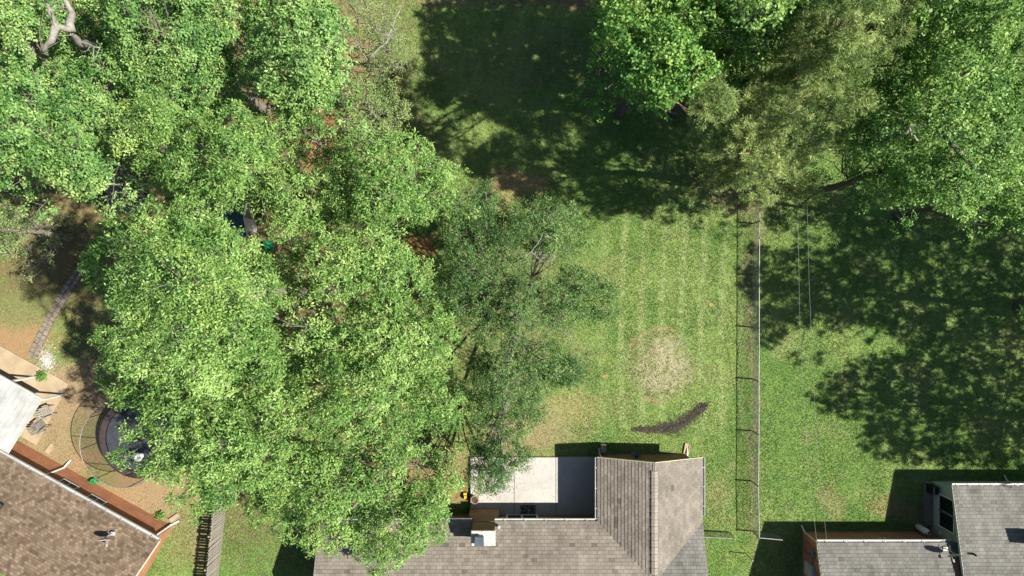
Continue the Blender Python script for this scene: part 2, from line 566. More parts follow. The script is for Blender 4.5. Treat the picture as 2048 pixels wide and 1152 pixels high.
def mesh_np(name, co, faces, mat, tone_v=None, rnd_f=None, parent=None, smooth=False):
    me = bpy.data.meshes.new(name)
    n = len(faces); k = faces.shape[1]
    me.vertices.add(len(co)); me.vertices.foreach_set('co', np.asarray(co, np.float32).ravel())
    me.loops.add(n * k); me.loops.foreach_set('vertex_index', faces.astype(np.int32).ravel())
    me.polygons.add(n)
    me.polygons.foreach_set('loop_start', np.arange(0, n * k, k, dtype=np.int32))
    me.polygons.foreach_set('loop_total', np.full(n, k, np.int32))
    if smooth: me.polygons.foreach_set('use_smooth', np.ones(n, bool))
    me.update(calc_edges=True)
    if tone_v is not None:
        at = me.attributes.new('tone', 'FLOAT_COLOR', 'POINT')
        at.data.foreach_set('color', np.concatenate([tone_v, np.ones((len(tone_v), 1))], 1).astype(np.float32).ravel())
    if rnd_f is not None:
        at = me.attributes.new('rnd', 'FLOAT', 'FACE'); at.data.foreach_set('value', np.asarray(rnd_f, np.float32))
    me.materials.append(M[mat])
    ob = bpy.data.objects.new(name, me); col.objects.link(ob)
    if parent: ob.parent = parent
    return ob


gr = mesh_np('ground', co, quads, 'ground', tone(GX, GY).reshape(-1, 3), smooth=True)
tag(gr, kind='structure')


# ------------------------------------------------------------------ roofs and gutters
def clip(poly, a, b_):
    """keep the part of poly to the left of a->b"""
    out = []
    n = len(poly)
    def side(p): return (b_[0] - a[0]) * (p[1] - a[1]) - (b_[1] - a[1]) * (p[0] - a[0])
    for i in range(n):
        p, q = poly[i], poly[(i + 1) % n]
        sp, sq = side(p), side(q)
        if sp >= 0: out.append(p)
        if (sp >= 0) != (sq >= 0):
            t_ = sp / (sp - sq)
            out.append((p[0] + (q[0] - p[0]) * t_, p[1] + (q[1] - p[1]) * t_))
    return out


def slope(roof, O, U, V, poly, mat, expo=0.19, tab=0.30, thick=0.024, vmax=None, single=0):
    """one roof plane: a solid deck, and courses of shingles laid over it. poly is CCW in (u, v)"""
    O = Vector(O); U = Vector(U).normalized(); V = Vector(V).normalized(); Nn = U.cross(V).normalized()
    def w(p, h): return O + U * p[0] + V * p[1] + Nn * h
    mb = MB(); n = len(poly)
    mb.face([w(p, 0) for p in poly]); mb.face([w(p, -0.14) for p in reversed(poly)])
    for i in range(n):
        a, b_ = poly[i], poly[(i + 1) % n]
        mb.face([w(a, 0), w(a, -0.14), w(b_, -0.14), w(b_, 0)])
    mb.build('roof_deck', 'underlay', roof)
    us = [p[0] for p in poly]; vv = [p[1] for p in poly]
    mb = MB()
    r = 0; v0 = min(vv)
    while v0 < min(max(vv), vmax or 1e9):
        u0 = min(us) - tab * (0.5 * (r % 2) + 0.08 * random.random())
        row = 0.16 * (random.random() - 0.5)
        while u0 < max(us):
            q = [(u0 + 0.004, v0), (u0 + tab - 0.004, v0), (u0 + tab - 0.004, v0 + expo), (u0 + 0.004, v0 + expo)]
            for i in range(n):
                if len(q) < 3: break
                q = clip(q, poly[i], poly[(i + 1) % n])
            if len(q) >= 3:
                jit = thick * random.uniform(0.8, 1.25)
                hh = lambda p: 0.003 + jit * (1 - (p[1] - v0) / expo)
                rr = min(1, max(0, random.random() * 0.9 + row + 0.05))
                own = single > 0 and len(q) == 4 and v0 > min(vv) + 0.1
                if own: single -= 1; big = mb; mb = MB()
                mb.face([w(p, hh(p)) for p in q], rr)
                for i in range(len(q)):
                    a, b_ = q[i], q[(i + 1) % len(q)]
                    if abs(a[1] - v0) < 1e-6 and abs(b_[1] - v0) < 1e-6:
                        mb.face([w(a, hh(a)), w(a, 0.0005), w(b_, 0.0005), w(b_, hh(b_))], 0.0)
                if own: mb.build('shingle', mat, roof); mb = big
            u0 += tab
        v0 += expo; r += 1
    tag(mb.build('shingle_courses', mat, roof), kind='stuff')


def gutter(parent, a, b_, out, w=0.12, h=0.11, mat='white_metal', step=0.95):
    """open trough hung along an eave from a to b; out = horizontal outward direction"""
    a = Vector(a); b_ = Vector(b_); out = Vector(out).normalized(); z = Vector((0, 0, 1))
    mb = MB(); d = (b_ - a).normalized()
    c = (a + b_) / 2; L = (b_ - a).length
    mb.box(c + out * (w / 2) - z * h, L, w, 0.012, d, out, z)
    mb.box(c + out * w - z * (h / 2), L, 0.03, h + 0.012, d, out, z)
    mb.box(c + out * 0.006 - z * (h / 2), L, 0.012, h, d, out, z)
    for e in (a, b_): mb.box(e + out * (w / 2) - z * (h / 2), 0.012, w, h, d, out, z)
    gt = mb.build('gutter', mat, parent)
    n = max(1, int(L / step))
    for i in range(n):
        p = a + (b_ - a) * ((i + 0.5) / n)
        m2 = MB(); m2.box(p + out * (w / 2) + z * 0.012, 0.035, w + 0.06, 0.01, d, out, z)
        m2.build('hanger', mat, gt)
    return gt


def window(parent, c, ux, uy, w, h, panes=2, fw=0.07, frame='white_paint', vertical=True):
    """window on a wall: c centre on the wall face, ux along the wall, uy outward"""
    ux = Vector(ux); uy = Vector(uy); c = Vector(c); z = Vector((0, 0, 1))
    mb = MB()
    mb.box(c + z * (h / 2) + uy * 0.03, w + fw, 0.06, fw, ux, uy, z)
    mb.box(c - z * (h / 2) + uy * 0.04, w + fw, 0.08, fw, ux, uy, z)
    for s in (-1, 1): mb.box(c + ux * (s * w / 2) + uy * 0.03, fw, 0.06, h - fw, ux, uy, z)
    for i in range(1, panes):
        mb.box(c + ux * (w * (i / panes - 0.5)) + uy * 0.028, fw * 0.8, 0.05, h - fw, ux, uy, z)
    wd = mb.build('window', frame, parent)
    for i in range(panes):
        m2 = MB(); pw = w / panes - fw * 0.9
        m2.box(c + ux * (w * ((i + 0.5) / panes - 0.5)) + uy * 0.012, pw, 0.016, h - fw, ux, uy, z)
        m2.build('pane', 'glass', wd)
    return wd


def wall_solid(name, parent, outline, z0, ztop, mat):
    """outline CCW; ztop a function of (x, y)"""
    mb = MB(); n = len(outline)
    for i in range(n):
        a, b_ = outline[i], outline[(i + 1) % n]
        mb.face([(a[0], a[1], z0), (b_[0], b_[1], z0), (b_[0], b_[1], ztop(*b_)), (a[0], a[1], ztop(*a))])
    return mb.build(name, mat, parent, uv=True)


# ------------------------------------------------------------------ middle house
EV = 2.5; PIT = 0.40
hx0, hx1 = -10.65, 10.52; wx0, wx1 = 4.72, 10.52; wr = 7.62; ye = -12.86; yg = -9.36; yr = -17.0
house = empty('brick_house', (2.5, -15, 0), 'brown brick house with tan shingle roof and brick chimney beside the white patio', 'house')
wallm = MB()
def quad_wall(mb, a, b_, za, zb): mb.face([(*a, 0), (*b_, 0), (*b_, zb), (*a, za)])
yw = -13.3; ygw = -9.76; ys = -21.0
zt = EV - 0.12
quad_wall(wallm, (-10.35, ys), (-10.35, yw), zt, zt)
wallm.face([(-10.35, ys, zt), (-10.35, yw, zt), (-10.35, yr, EV + 3.95 * PIT)])
quad_wall(wallm, (5.05, yw), (-10.35, yw), zt, zt)
quad_wall(wallm, (5.05, ygw), (5.05, yw), zt, zt)
wallm.face([(10.2, ygw, 0), (5.05, ygw, 0), (5.05, ygw, zt), (wr, ygw, EV + 2.68 * PIT), (10.2, ygw, zt)])
quad_wall(wallm, (10.2, ys), (10.2, ygw), zt, zt)
wallm.face([(10.2, ys, zt), (10.2, yw, zt), (10.2, yr, EV + 3.95 * PIT)])
quad_wall(wallm, (-10.35, ys), (10.2, ys), zt, zt)
wallm.build('wall', 'brick_brown', house, uv=True)
roof = MB()
# the roof part itself: ridge board, planes hang under it
roof.bar((hx0 + 0.1, yr, EV + 4.1 * PIT), (hx1 - 0.1, yr, EV + 4.1 * PIT), 0.1, 0.1)
roof = roof.build('roof', 'underlay', house)
cs = 1 / math.hypot(1, PIT); L1 = (wr - wx0) / cs; LM = (ye - yr) / cs
# main, back slope: left of the valley and right of it
slope(roof, (hx1, ye, EV), (-1, 0, 0), (0, -1, PIT), [(hx1 - wx0, 0), (hx1 - hx0, 0), (hx1 - hx0, LM), (hx1 - wr, LM), (hx1 - wr, L1)], 'shingle_tan', single=120)
slope(roof, (hx1, ye, EV), (-1, 0, 0), (0, -1, PIT), [(0, 0), (hx1 - wr, L1), (hx1 - wr, LM), (0, LM)], 'shingle_grey')
slope(roof, (hx0, 2 * yr - ye, EV), (1, 0, 0), (0, 1, PIT), [(0, 0), (hx1 - hx0, 0), (hx1 - hx0, LM), (0, LM)], 'shingle_tan', vmax=0.4)
# wing
yv = ye - (wr - wx0)
slope(roof, (wx0, yg, EV), (0, -1, 0), (1, 0, PIT), [(0, 0), (yg - ye, 0), (yg - yv, L1), (0, L1)], 'shingle_tan', single=90)
slope(roof, (wx1, yv, EV), (0, 1, 0), (-1, 0, PIT), [(ye - yv, 0), (yg - yv, 0), (yg - yv, L1), (0, L1)], 'shingle_tan', single=90)
for i in range(30):
    y = yg - 0.42 - i * 0.185
    if y < yv + 0.1: break
    mb = MB(); zr = EV + (wr - wx0) * PIT + 0.085 - 0.014 * (i % 2)
    for s in (-1, 1):
        pa = [(wr, y, zr + 0.015), (wr, y - 0.178, zr), (wr + s * 0.17, y - 0.178, zr - 0.07), (wr + s * 0.17, y, zr - 0.055)]
        mb.face(pa if s < 0 else pa[::-1], r=0.55 + 0.45 * random.random())
    for s in (-1, 1):
        mb.face([(wr + s * 0.17, y, zr - 0.055), (wr + s * 0.17, y - 0.178, zr - 0.07), (wr + s * 0.17, y - 0.178, zr - 0.18), (wr + s * 0.17, y, zr - 0.18)], r=0.1)
    mb.build('ridge_cap', 'shingle_cap', roof)
gutter(house, (-0.95, ye, EV - 0.02), (wx0 - 0.02, ye, EV - 0.02), (0, 1, 0))
gutter(house, (-10.5, ye, EV - 0.02), (-2.2, ye, EV - 0.02), (0, 1, 0))
gutter(house, (wx0, ye + 0.14, EV - 0.02), (wx0, yg, EV - 0.02), (-1, 0, 0))
gutter(house, (wx1, ye + 0.3, EV - 0.02), (wx1, yg, EV - 0.02), (1, 0, 0))
mb = MB()
for s, xa in ((1, wx0), (-1, wx1)):
    mb.bar((xa, yg + 0.015, EV - 0.09), (wr, yg + 0.015, EV - 0.09 + (wr - wx0) * PIT), 0.025, 0.16)
mb.build('fascia', 'cream_paint', house)
mb = MB()
mb.tube([(wx0 - 0.05, yg - 0.05, EV - 0.12), (wx0 + 0.12, yg - 0.2, EV - 0.3), (5.12, ygw + 0.07, EV - 0.6), (5.12, ygw + 0.07, 0.2), (5.12, ygw + 0.35, 0.06)], 0.045, 6)
mb.build('downspout', 'white_paint', house)
mb = MB()
mb.tube([(wx1 + 0.05, yg - 0.05, EV - 0.12), (10.26, ygw - 0.1, EV - 0.5), (10.26, ygw - 0.1, 0.2), (10.3, ygw + 0.35, 0.06)], 0.045, 6)
mb.build('downspout', 'cream_paint', house)
# chimney
ch = MB()
cy0, cy1 = -12.88, -13.62
def tap(z, xa, xb, ya): return [(xa, cy1, z), (xb, cy1, z), (xb, ya, z), (xa, ya, z)]
lv = [tap(0, -2.45, -0.76, cy0), tap(1.5, -2.45, -0.76, cy0), tap(2.0, -2.14, -0.92, cy0), tap(3.95, -2.14, -0.92, cy0)]
for a, b_ in zip(lv, lv[1:]):
    for i in range(4): ch.face([a[i], a[(i + 1) % 4], b_[(i + 1) % 4], b_[i]])
ch.face(lv[-1])
ch = ch.build('chimney', 'brick_brown', house, uv=True)
mb = MB(); mb.box((-1.53, -13.25, 4.0), 1.30, 0.82, 0.09, top=0.94); mb.build('chimney_crown', 'mortar_cap', ch)
mb = MB(); mb.box((-1.72, -13.27, 4.22), 0.42, 0.44, 0.34); mb.box((-1.72, -13.27, 4.42), 0.50, 0.52, 0.05, top=0.9)
mb.build('flue_cap', 'flue_metal', ch)
# patio doors and windows
window(house, (0.58, yw, 1.25), (-1, 0, 0), (0, 1, 0), 1.75, 2.05, 2, 0.1)
window(house, (-4.2, yw, 1.55), (-1, 0, 0), (0, 1, 0), 1.5, 1.2, 2, 0.09)
mb = MB(); mb.lathe((-0.72, -13.05, 2.75), [(0.09, 0), (0.09, 0.16), (0.05, 0.2)], 10); mb.build('vent_pipe', 'white_metal', roof)

# patio slab in three pours with joints
pat = MB()
def slabbox(mb, xa, xb, ya, yb, z0, z1): mb.box(((xa + xb) / 2, (ya + yb) / 2, (z0 + z1) / 2), xb - xa, yb - ya, z1 - z0)
slabbox(pat, -2.38, 4.98, -13.29, -9.98, -0.1, 0.12)
pat = pat.build('patio', 'mulch', origin=(1.3, -11.6, 0)); tag(pat, kind='structure')
for xa, xb in ((-2.42, 0.115), (0.145, 2.555), (2.585, 5.03)):
    mb = MB(); slabbox(mb, xa, xb, -13.295, -9.92, 0.0, 0.2); mb.build('concrete_panel', 'concrete', pat)

# ------------------------------------------------------------------ right house
rh = empty('brick_house', (21, -17, 0), 'red brick house with grey shingle roof and sage green side extension', 'house')
rx0, rx1 = 16.86, 24.6; rye = -14.06; ryw = -14.33; rEV = 2.45; rp = 0.33; rry = -18.0
mb = MB()
xa, xb = 17.12, 24.6
zt2 = rEV - 0.1
quad_wall(mb, (xb, ryw), (xa, ryw), zt2, zt2)
quad_wall(mb, (xa, ryw), (xa, -21.7), zt2, zt2)
mb.face([(xa, -21.7, zt2), (xa, ryw, zt2), (xa, rry, rEV + 3.7 * rp)][::-1])
quad_wall(mb, (xa, -21.7), (xb, -21.7), zt2, zt2)
mb.build('wall', 'brick_red', rh, uv=True)
mb = MB(); mb.bar((rx0 + 0.1, rry, rEV + 3.85 * rp), (rx1, rry, rEV + 3.85 * rp), 0.1, 0.1)
rroof = mb.build('roof', 'underlay', rh)
lm = (rye - rry) * math.hypot(1, rp)
slope(rroof, (rx1 + 0.2, rye, rEV), (-1, 0, 0), (0, -1, rp), [(0, 0), (rx1 + 0.2 - rx0, 0), (rx1 + 0.2 - rx0, lm), (0, lm)], 'shingle_grey', single=150)
slope(rroof, (rx0, 2 * rry - rye, rEV), (1, 0, 0), (0, 1, rp), [(0, 0), (rx1 - rx0, 0), (rx1 - rx0, lm), (0, lm)], 'shingle_grey', vmax=0.4)
gutter(rh, (rx0, rye, rEV - 0.02), (24.4, rye, rEV - 0.02), (0, 1, 0), 0.14)
mb = MB(); mb.bar((rx0 - 0.015, rye, rEV - 0.09), (rx0 - 0.015, rry, rEV - 0.09 + (rye - rry) * rp), 0.025, 0.16); mb.build('fascia', 'cream_paint', rh)
mb = MB(); mb.tube([(rx0 + 0.1, rye + 0.07, rEV - 0.12), (17.1, ryw + 0.06, rEV - 0.4), (17.1, ryw + 0.06, 0.25), (17.0, ryw + 0.4, 0.08)], 0.05, 6); mb.build('downspout', 'cream_paint', rh)
# extension
ex0, exy = 24.66, -11.38; exe = -10.98; exr = 24.42; eEV = 2.3; ep = 0.215; exx = 33.0; ery = -19.0
mb = MB()
ztx = lambda y: eEV + (exe - y) * ep - 0.1
mb.face([(exx, exy, 0), (ex0, exy, 0), (ex0, exy, ztx(exy)), (exx, exy, ztx(exy))])
mb.face([(ex0, exy, 0), (ex0, ery, 0), (ex0, ery, ztx(ery)), (ex0, exy, ztx(exy))])
ew = mb.build('extension_wall', 'sage_siding', rh, uv=True)
for i in range(34):                                       # vertical battens of the siding
    y = exy - 0.12 - i * 0.215
    if -13.75 < y < -11.85: continue
    m2 = MB(); m2.box((ex0 - 0.011, y, (ztx(y) + 0.1) / 2), 0.02, 0.05, ztx(y) - 0.1); m2.build('batten', 'sage_siding', ew)
for i in range(20):
    x = ex0 + 0.2 + i * 0.3
    m2 = MB(); m2.box((x, exy + 0.011, 1.15), 0.05, 0.02, 2.05); m2.build('batten', 'sage_siding', ew)
eroof = MB(); eroof.bar((exr + 0.1, ery, ztx(ery) + 0.05), (exx, ery, ztx(ery) + 0.05), 0.1, 0.1); eroof = eroof.build('extension_roof', 'underlay', rh)
lm = (exe - ery) * math.hypot(1, ep)
slope(eroof, (exx, exe, eEV), (-1, 0, 0), (0, -1, ep), [(0, 0), (exx - exr, 0), (exx - exr, lm), (0, lm)], 'shingle_grey', single=150)
gutter(rh, (exr, exe, eEV - 0.02), (exx, exe, eEV - 0.02), (0, 1, 0), 0.13, step=0.62)
mb = MB(); mb.bar((exr - 0.015, exe, eEV - 0.08), (exr - 0.015, ery, eEV - 0.08 + (exe - ery) * ep), 0.03, 0.17); mb.build('fascia', 'sage_siding', rh)
for yc in (-12.32, -13.25):
    window(rh, (ex0, yc, 1.45), (0, -1, 0), (-1, 0, 0), 0.92, 1.35, 1, 0.09)
mb = MB(); mb.tube([(29.2, exe + 0.06, eEV - 0.1), (29.0, exy + 0.06, 1.9), (29.0, exy + 0.06, 0.2), (28.9, exy + 0.4, 0.06)], 0.05, 6); mb.build('downspout', 'cream_paint', rh)
mb = MB(); mb.box((ex0 - 0.02, -14.1, 0.9), 0.1, 0.16, 0.22); mb.box((ex0 - 0.09, -14.1, 0.94), 0.06, 0.1, 0.08); mb.build('dryer_vent', 'white_paint', rh)
for x, y, z in ((18.9, ryw, 1.9), (20.9, ryw, 1.7), (23.2, ryw, 2.0)):
    mb = MB(); mb.box((x, y + 0.03, z), 0.12, 0.06, 0.12)
    for s in (-1, 1): mb.tube([(x, y + 0.06, z), (x + s * 0.08, y + 0.14, z - 0.02), (x + s * 0.14, y + 0.24, z - 0.06)], [0.02, 0.05, 0.07], 8)
    mb.build('floodlight', 'white_paint', rh)
# meter, conduit and panel on the left wall
xw = xa
mb = MB(); mb.box((xw - 0.08, -15.05, 1.45), 0.14, 0.3, 0.42); mb.lathe((xw - 0.16, -15.05, 1.4), [(0.09, 0), (0.09, 0.1)], 10); mb.build('electric_meter', 'galvanised', rh)
mb = MB(); mb.box((xw - 0.11, -16.1, 1.15), 0.2, 0.75, 0.95); mb.build('breaker_panel', 'white_metal', rh)
mb = MB()
for pts in ([(-14.75, 2.3), (-14.75, 0.3), (-15.35, 0.3), (-15.35, 2.3)], [(-15.35, 1.3), (-16.0, 1.3), (-16.0, 2.4)], [(-15.9, 0.7), (-15.9, 0.1)]):
    mb.tube([(xw - 0.05, y, z) for y, z in pts], 0.028, 6)
mb.build('conduit', 'galvanised', rh)
mb = MB(); mb.lathe(P(1947, 1108, 3.1), [(0.06, -0.1), (0.06, 0.28), (0.045, 0.3)], 10); mb.build('vent_pipe', 'black_plastic', eroof)
mb = MB()                                                  # chimney just past the right edge of the roof view
mb.box((28.55, -13.6, 3.3), 0.7, 0.7, 1.9); mb.build('chimney', 'brick_red', rh, uv=True)
# leaf litter in the roof valley beside the extension
lit = MB()
for i in range(420):
    y = random.uniform(-17.5, rye - 0.3); x = 24.42 - abs(random.gauss(0, 0.12)) - 0.01
    z = rEV + (rye - y) * rp + 0.04
    a = random.uniform(0, 6.28); q = random.uniform(0.03, 0.07)
    d = Vector((math.cos(a), math.sin(a), random.uniform(-0.3, 0.3))); e = Vector((-d.y, d.x, rp * -0.3)) * 0.45
    c = Vector((x, y, z))
    lit.face([c - d * q, c - e * q, c + d * q, c + e * q])
tag(lit.build('leaf_litter', 'litter', origin=(24.3, -16, 3)), 'orange brown fallen leaves caught along the extension wall on the roof', 'leaves', kind='stuff')

# ------------------------------------------------------------------ left house (turned 29 degrees)
D = Vector((0.876, -0.485, 0)).normalized(); Nn = Vector((0.485, 0.876, 0)).normalized(); Z = Vector((0, 0, 1))
lh = empty('brick_house', (-26, -16, 0), 'orange red brick house with brown checked shingle roof beside the trampoline', 'house')
E = Vector((-19.47, -13.98, 2.5)); lp = 0.40
mb = MB()
WB = E + D * -0.42 - Nn * 0.27; WB.z = 0
A_ = WB - D * 14
zt3 = 2.5 - 0.1
mb.face([WB, A_, A_ + Z * zt3, WB + Z * zt3])
C_ = WB - Nn * 8.4
mb.face([C_, WB, WB + Z * zt3, C_ + Z * zt3])
mb.face([C_ + Z * zt3, WB + Z * zt3, WB - Nn * 4.2 + Z * (2.5 + 4.3 * lp)])
mb.build('wall', 'brick_red', lh, uv=True)
mb = MB(); rc = E - Nn * 4.45 + Z * (4.45 * lp - 0.15); mb.bar(rc - D * 0.1, rc - D * 14, 0.1, 0.1)
lroof = mb.build('roof', 'underlay', lh)
lm = 4.45 * math.hypot(1, lp)
slope(lroof, E, -D, (-Nn + Z * lp), [(0, 0), (14, 0), (14, lm), (0, lm)], 'shingle_brown', 0.145, 0.19)
gutter(lh, E - Z * 0.02, E - D * 13.5 - Z * 0.02, Nn, 0.15)
mb = MB(); mb.bar(E + D * 0.02 - Z * 0.08, E + D * 0.02 - Nn * 4.4 + Z * (4.4 * lp - 0.08), 0.03, 0.18); mb.build('fascia', 'cream_paint', lh)
mb = MB()
for off, ln in ((-2.9, 0), (0, 0)):
    pass
e0 = E + Nn * 0.07 - D * 0.25
mb.tube([e0 - Z * 0.12, WB + Nn * 0.06 - D * 0.1 + Z * 2.0, WB + Nn * 0.06 - D * 0.1 + Z * 0.25, WB + Nn * 0.5 + D * 0.2 + Z * 0.07], 0.055, 6); mb.build('downspout', 'white_paint', lh)
mb = MB(); k = E - D * 7.6
mb.tube([k + Nn * 0.07 - Z * 0.12, WB - D * 7.15 + Nn * 0.06 + Z * 2.0, WB - D * 7.15 + Nn * 0.06 + Z * 0.25, WB - D * 7.1 + Nn * 0.55 + Z * 0.07], 0.055, 6); mb.build('downspout', 'white_paint', lh)
for off in (-5.9, -4.1):
    window(lh, WB + D * off + Z * 1.75, -D, Nn, 0.95, 0.95, 2, 0.07, 'white_paint')
mb = MB(); vpx = P(2, 1010, 3.3); mb.lathe(vpx, [(0.14, -0.2), (0.14, 0.14), (0.2, 0.16), (0.2, 0.22), (0.05, 0.28)], 12); mb.build('roof_vent', 'dark_metal', lroof)
# patio cover of white ribbed metal with posts
cz = 2.32
F = Vector((-26.05, -6.2, cz)); R_ = F - Nn * 3.35 + Z * 0.25 - D * 0.05
sheet = MB(); LC = 7.0; nrib = 23
V_ = (R_ - F)
sheet.face([F, R_, R_ - D * LC, F - D * LC]); sheet.face([F - Z * 0.04, F - D * LC - Z * 0.04, R_ - D * LC - Z * 0.04, R_ - Z * 0.04])
cover = sheet.build('patio_cover', 'white_metal', lh)
for i in range(nrib):
    m2 = MB(); q = F - D * (0.04 + i * 0.3); m2.bar(q + Z * 0.012, q + V_ + Z * 0.012, 0.035, 0.03); m2.build('rib', 'white_metal', cover)
mb = MB(); mb.bar(F + Nn * 0.03 - Z * 0.07, F - D * LC + Nn * 0.03 - Z * 0.07, 0.05, 0.15); mb.build('beam', 'white_paint', lh)
for k in (0.1, 2.2, 4.6):
    q = F - D * k - Nn * 0.1
    m2 = MB(); m2.box((q.x, q.y, cz / 2 + 0.02), 0.09, 0.09, cz - 0.12, D, Nn, Z); m2.build('post', 'white_paint', lh)
sl_ = MB(); q0 = Vector((-26.55, -6.2, 0)) + Nn * 0.75 + D * 0.15
pl = [q0, q0 - D * 8, q0 - D * 8 - Nn * 4.05, q0 - Nn * 4.05 + D * 0.1]
sl_.prism([(p.x, p.y) for p in pl], -0.1, 0.09)
sp = sl_.build('patio', 'tan_concrete', origin=(q0.x, q0.y, 0)); tag(sp, kind='structure')


def chair(name, loc, rz, label, mat, seatw=0.52):
    e_ = empty(name, loc, label, 'chair', 'garden chairs')
    ux = Vector((math.cos(rz), math.sin(rz), 0)); uy = Vector((-math.sin(rz), math.cos(rz), 0)); L_ = Vector(loc)
    for i in range(4):
        m2 = MB(); m2.box(L_ + uy * (-0.2 + i * 0.13) + Z * 0.42, seatw, 0.1, 0.025, ux, uy, Z); m2.build('seat_slat', mat, e_)
    for i in range(4):
        m2 = MB(); m2.bar(L_ + ux * (-0.2 + 0.133 * i) - uy * 0.25 + Z * 0.44, L_ + ux * (-0.2 + 0.133 * i) - uy * 0.42 + Z * 0.95, 0.1, 0.025, uy); m2.build('back_slat', mat, e_)
    for sx in (-1, 1):
        for sy in (-1, 1):
            m2 = MB(); m2.bar(L_ + ux * (sx * 0.26) + uy * (sy * 0.22), L_ + ux * (sx * 0.26) + uy * (sy * 0.22) + Z * (0.62 if sy > 0 else 0.66), 0.05); m2.build('leg', mat, e_)
        m2 = MB(); m2.box(L_ + ux * (sx * 0.29) + Z * 0.65, 0.1, 0.62, 0.03, ux, uy, Z); m2.build('armrest', mat, e_)
    return e_


chair('garden_chair', (-27.35, -8.0, 0.09), -0.9, 'pale slatted garden chair under the white patio cover, nearer the brick wall', 'slate_paver')
chair('garden_chair', (-26.95, -7.2, 0.09), -1.2, 'pale slatted garden chair under the white patio cover, nearer the trampoline', 'weathered_wood')

# ------------------------------------------------------------------ chain link fence
FX = 14.12
fence = empty('chain_link_fence', (FX, -5, 0), 'long galvanised chain link fence between the two lawns', 'fence')
fh = 1.12
fy0, fy1 = 13.5, -14.35
posts = [(FX + 0.02, -14.3), (FX - 0.03, -11.35), (FX, -8.4), (FX, -5.35), (FX + 0.02, -2.3), (FX + 0.02, 0.75), (FX + 0.04, 3.8), (FX + 0.05, 6.85), (FX + 0.05, 9.9), (FX + 0.05, 12.95)]
for x, y in posts:
    m2 = MB(); m2.tube([(x, y, 0), (x, y, fh)], 0.042, 8); m2.lathe((x, y, fh), [(0.036, 0), (0.03, 0.04), (0.008, 0.055)], 8); m2.build('post', 'galvanised', fence)
for a, b_ in zip(posts, posts[1:]):
    m2 = MB(); m2.tube([(a[0], a[1], fh - 0.03), ((a[0] + b_[0]) / 2 + 0.01, (a[1] + b_[1]) / 2, fh - 0.04), (b_[0], b_[1], fh - 0.03)], 0.026, 6); m2.build('top_rail', 'galvanised', fence)


def chain_mesh(a, b_, h, pitch=0.075, r=0.0034):
    """woven diagonal wires between a and b (ground points)"""
    mb = MB(); a = Vector(a); b_ = Vector(b_); d = (b_ - a); L = d.length; d.normalize(); s = Vector((-d.y, d.x, 0))
    n = int((L + h) / pitch)
    for i in range(n):
        for sg in (1, -1):
            t0 = i * pitch - h; t1 = t0 + h
            z0, z1 = 0.02, h
            u0, u1 = max(0, t0), min(L, t1)
            if u1 - u0 < 0.03: continue
            za = z0 + (u0 - t0) / h * (z1 - z0); zb = z0 + (u1 - t0) / h * (z1 - z0)
            if sg < 0: za, zb = z1 + z0 - za, z1 + z0 - zb
            p = a + d * u0 + Z * za + s * (0.003 * sg); q = a + d * u1 + Z * zb + s * (0.003 * sg)
            mb.tube([p, q], r, 3, False)
    return mb


chain_mesh((FX, fy1 + 0.05, 0), (FX, 12.95, 0), fh - 0.04).build('wire_mesh', 'galvanised', fence)
# short return towards the brick house
rt = empty('chain_link_fence', (14.8, -14.4, 0), 'short chain link fence return in the shade of the red brick house', 'fence')
m2 = MB(); m2.tube([(15.45, -14.42, 0), (15.45, -14.42, fh)], 0.03, 8); m2.build('post', 'galvanised', rt)
m2 = MB(); m2.tube([(FX + 0.06, -14.3, fh - 0.03), (15.45, -14.42, fh - 0.03)], 0.022, 6); m2.build('top_rail', 'galvanised', rt)
chain_mesh((FX + 0.06, -14.3, 0), (15.42, -14.42, 0), fh - 0.04).build('wire_mesh', 'galvanised', rt)
gt = empty('chain_link_gate', (11.3, -14.3, 0), 'small chain link gate beside the right end of the tan roof', 'gate')
m2 = MB()
gp = [(10.25, -14.25, 0.08), (10.25, -14.25, 1.05), (12.65, -14.35, 1.05), (12.65, -14.35, 0.08), (10.25, -14.25, 0.08)]
m2.tube(gp, 0.02, 6); m2.tube([(11.45, -14.3, 0.08), (11.45, -14.3, 1.05)], 0.02, 6); m2.build('gate_frame', 'galvanised', gt)
chain_mesh((10.27, -14.25, 0), (12.63, -14.35, 0), 1.02).build('wire_mesh', 'galvanised', gt)
m2 = MB(); m2.tube([(12.75, -14.36, 0), (12.75, -14.36, 1.12)], 0.03, 8); m2.build('post', 'galvanised', gt)
lp_ = empty('fence_post', (13.75, -15.6, 0), 'lone galvanised fence post on the lawn between the two houses', 'post')
m2 = MB(); m2.tube([(13.75, -15.6, 0), (13.75, -15.6, 1.05)], 0.03, 8); m2.build('post_tube', 'galvanised', lp_)
m2 = MB(); m2.lathe((13.75, -15.6, 1.05), [(0.04, 0), (0.06, 0.03), (0.05, 0.08), (0.01, 0.1)], 10); m2.build('post_cap', 'galvanised', lp_)

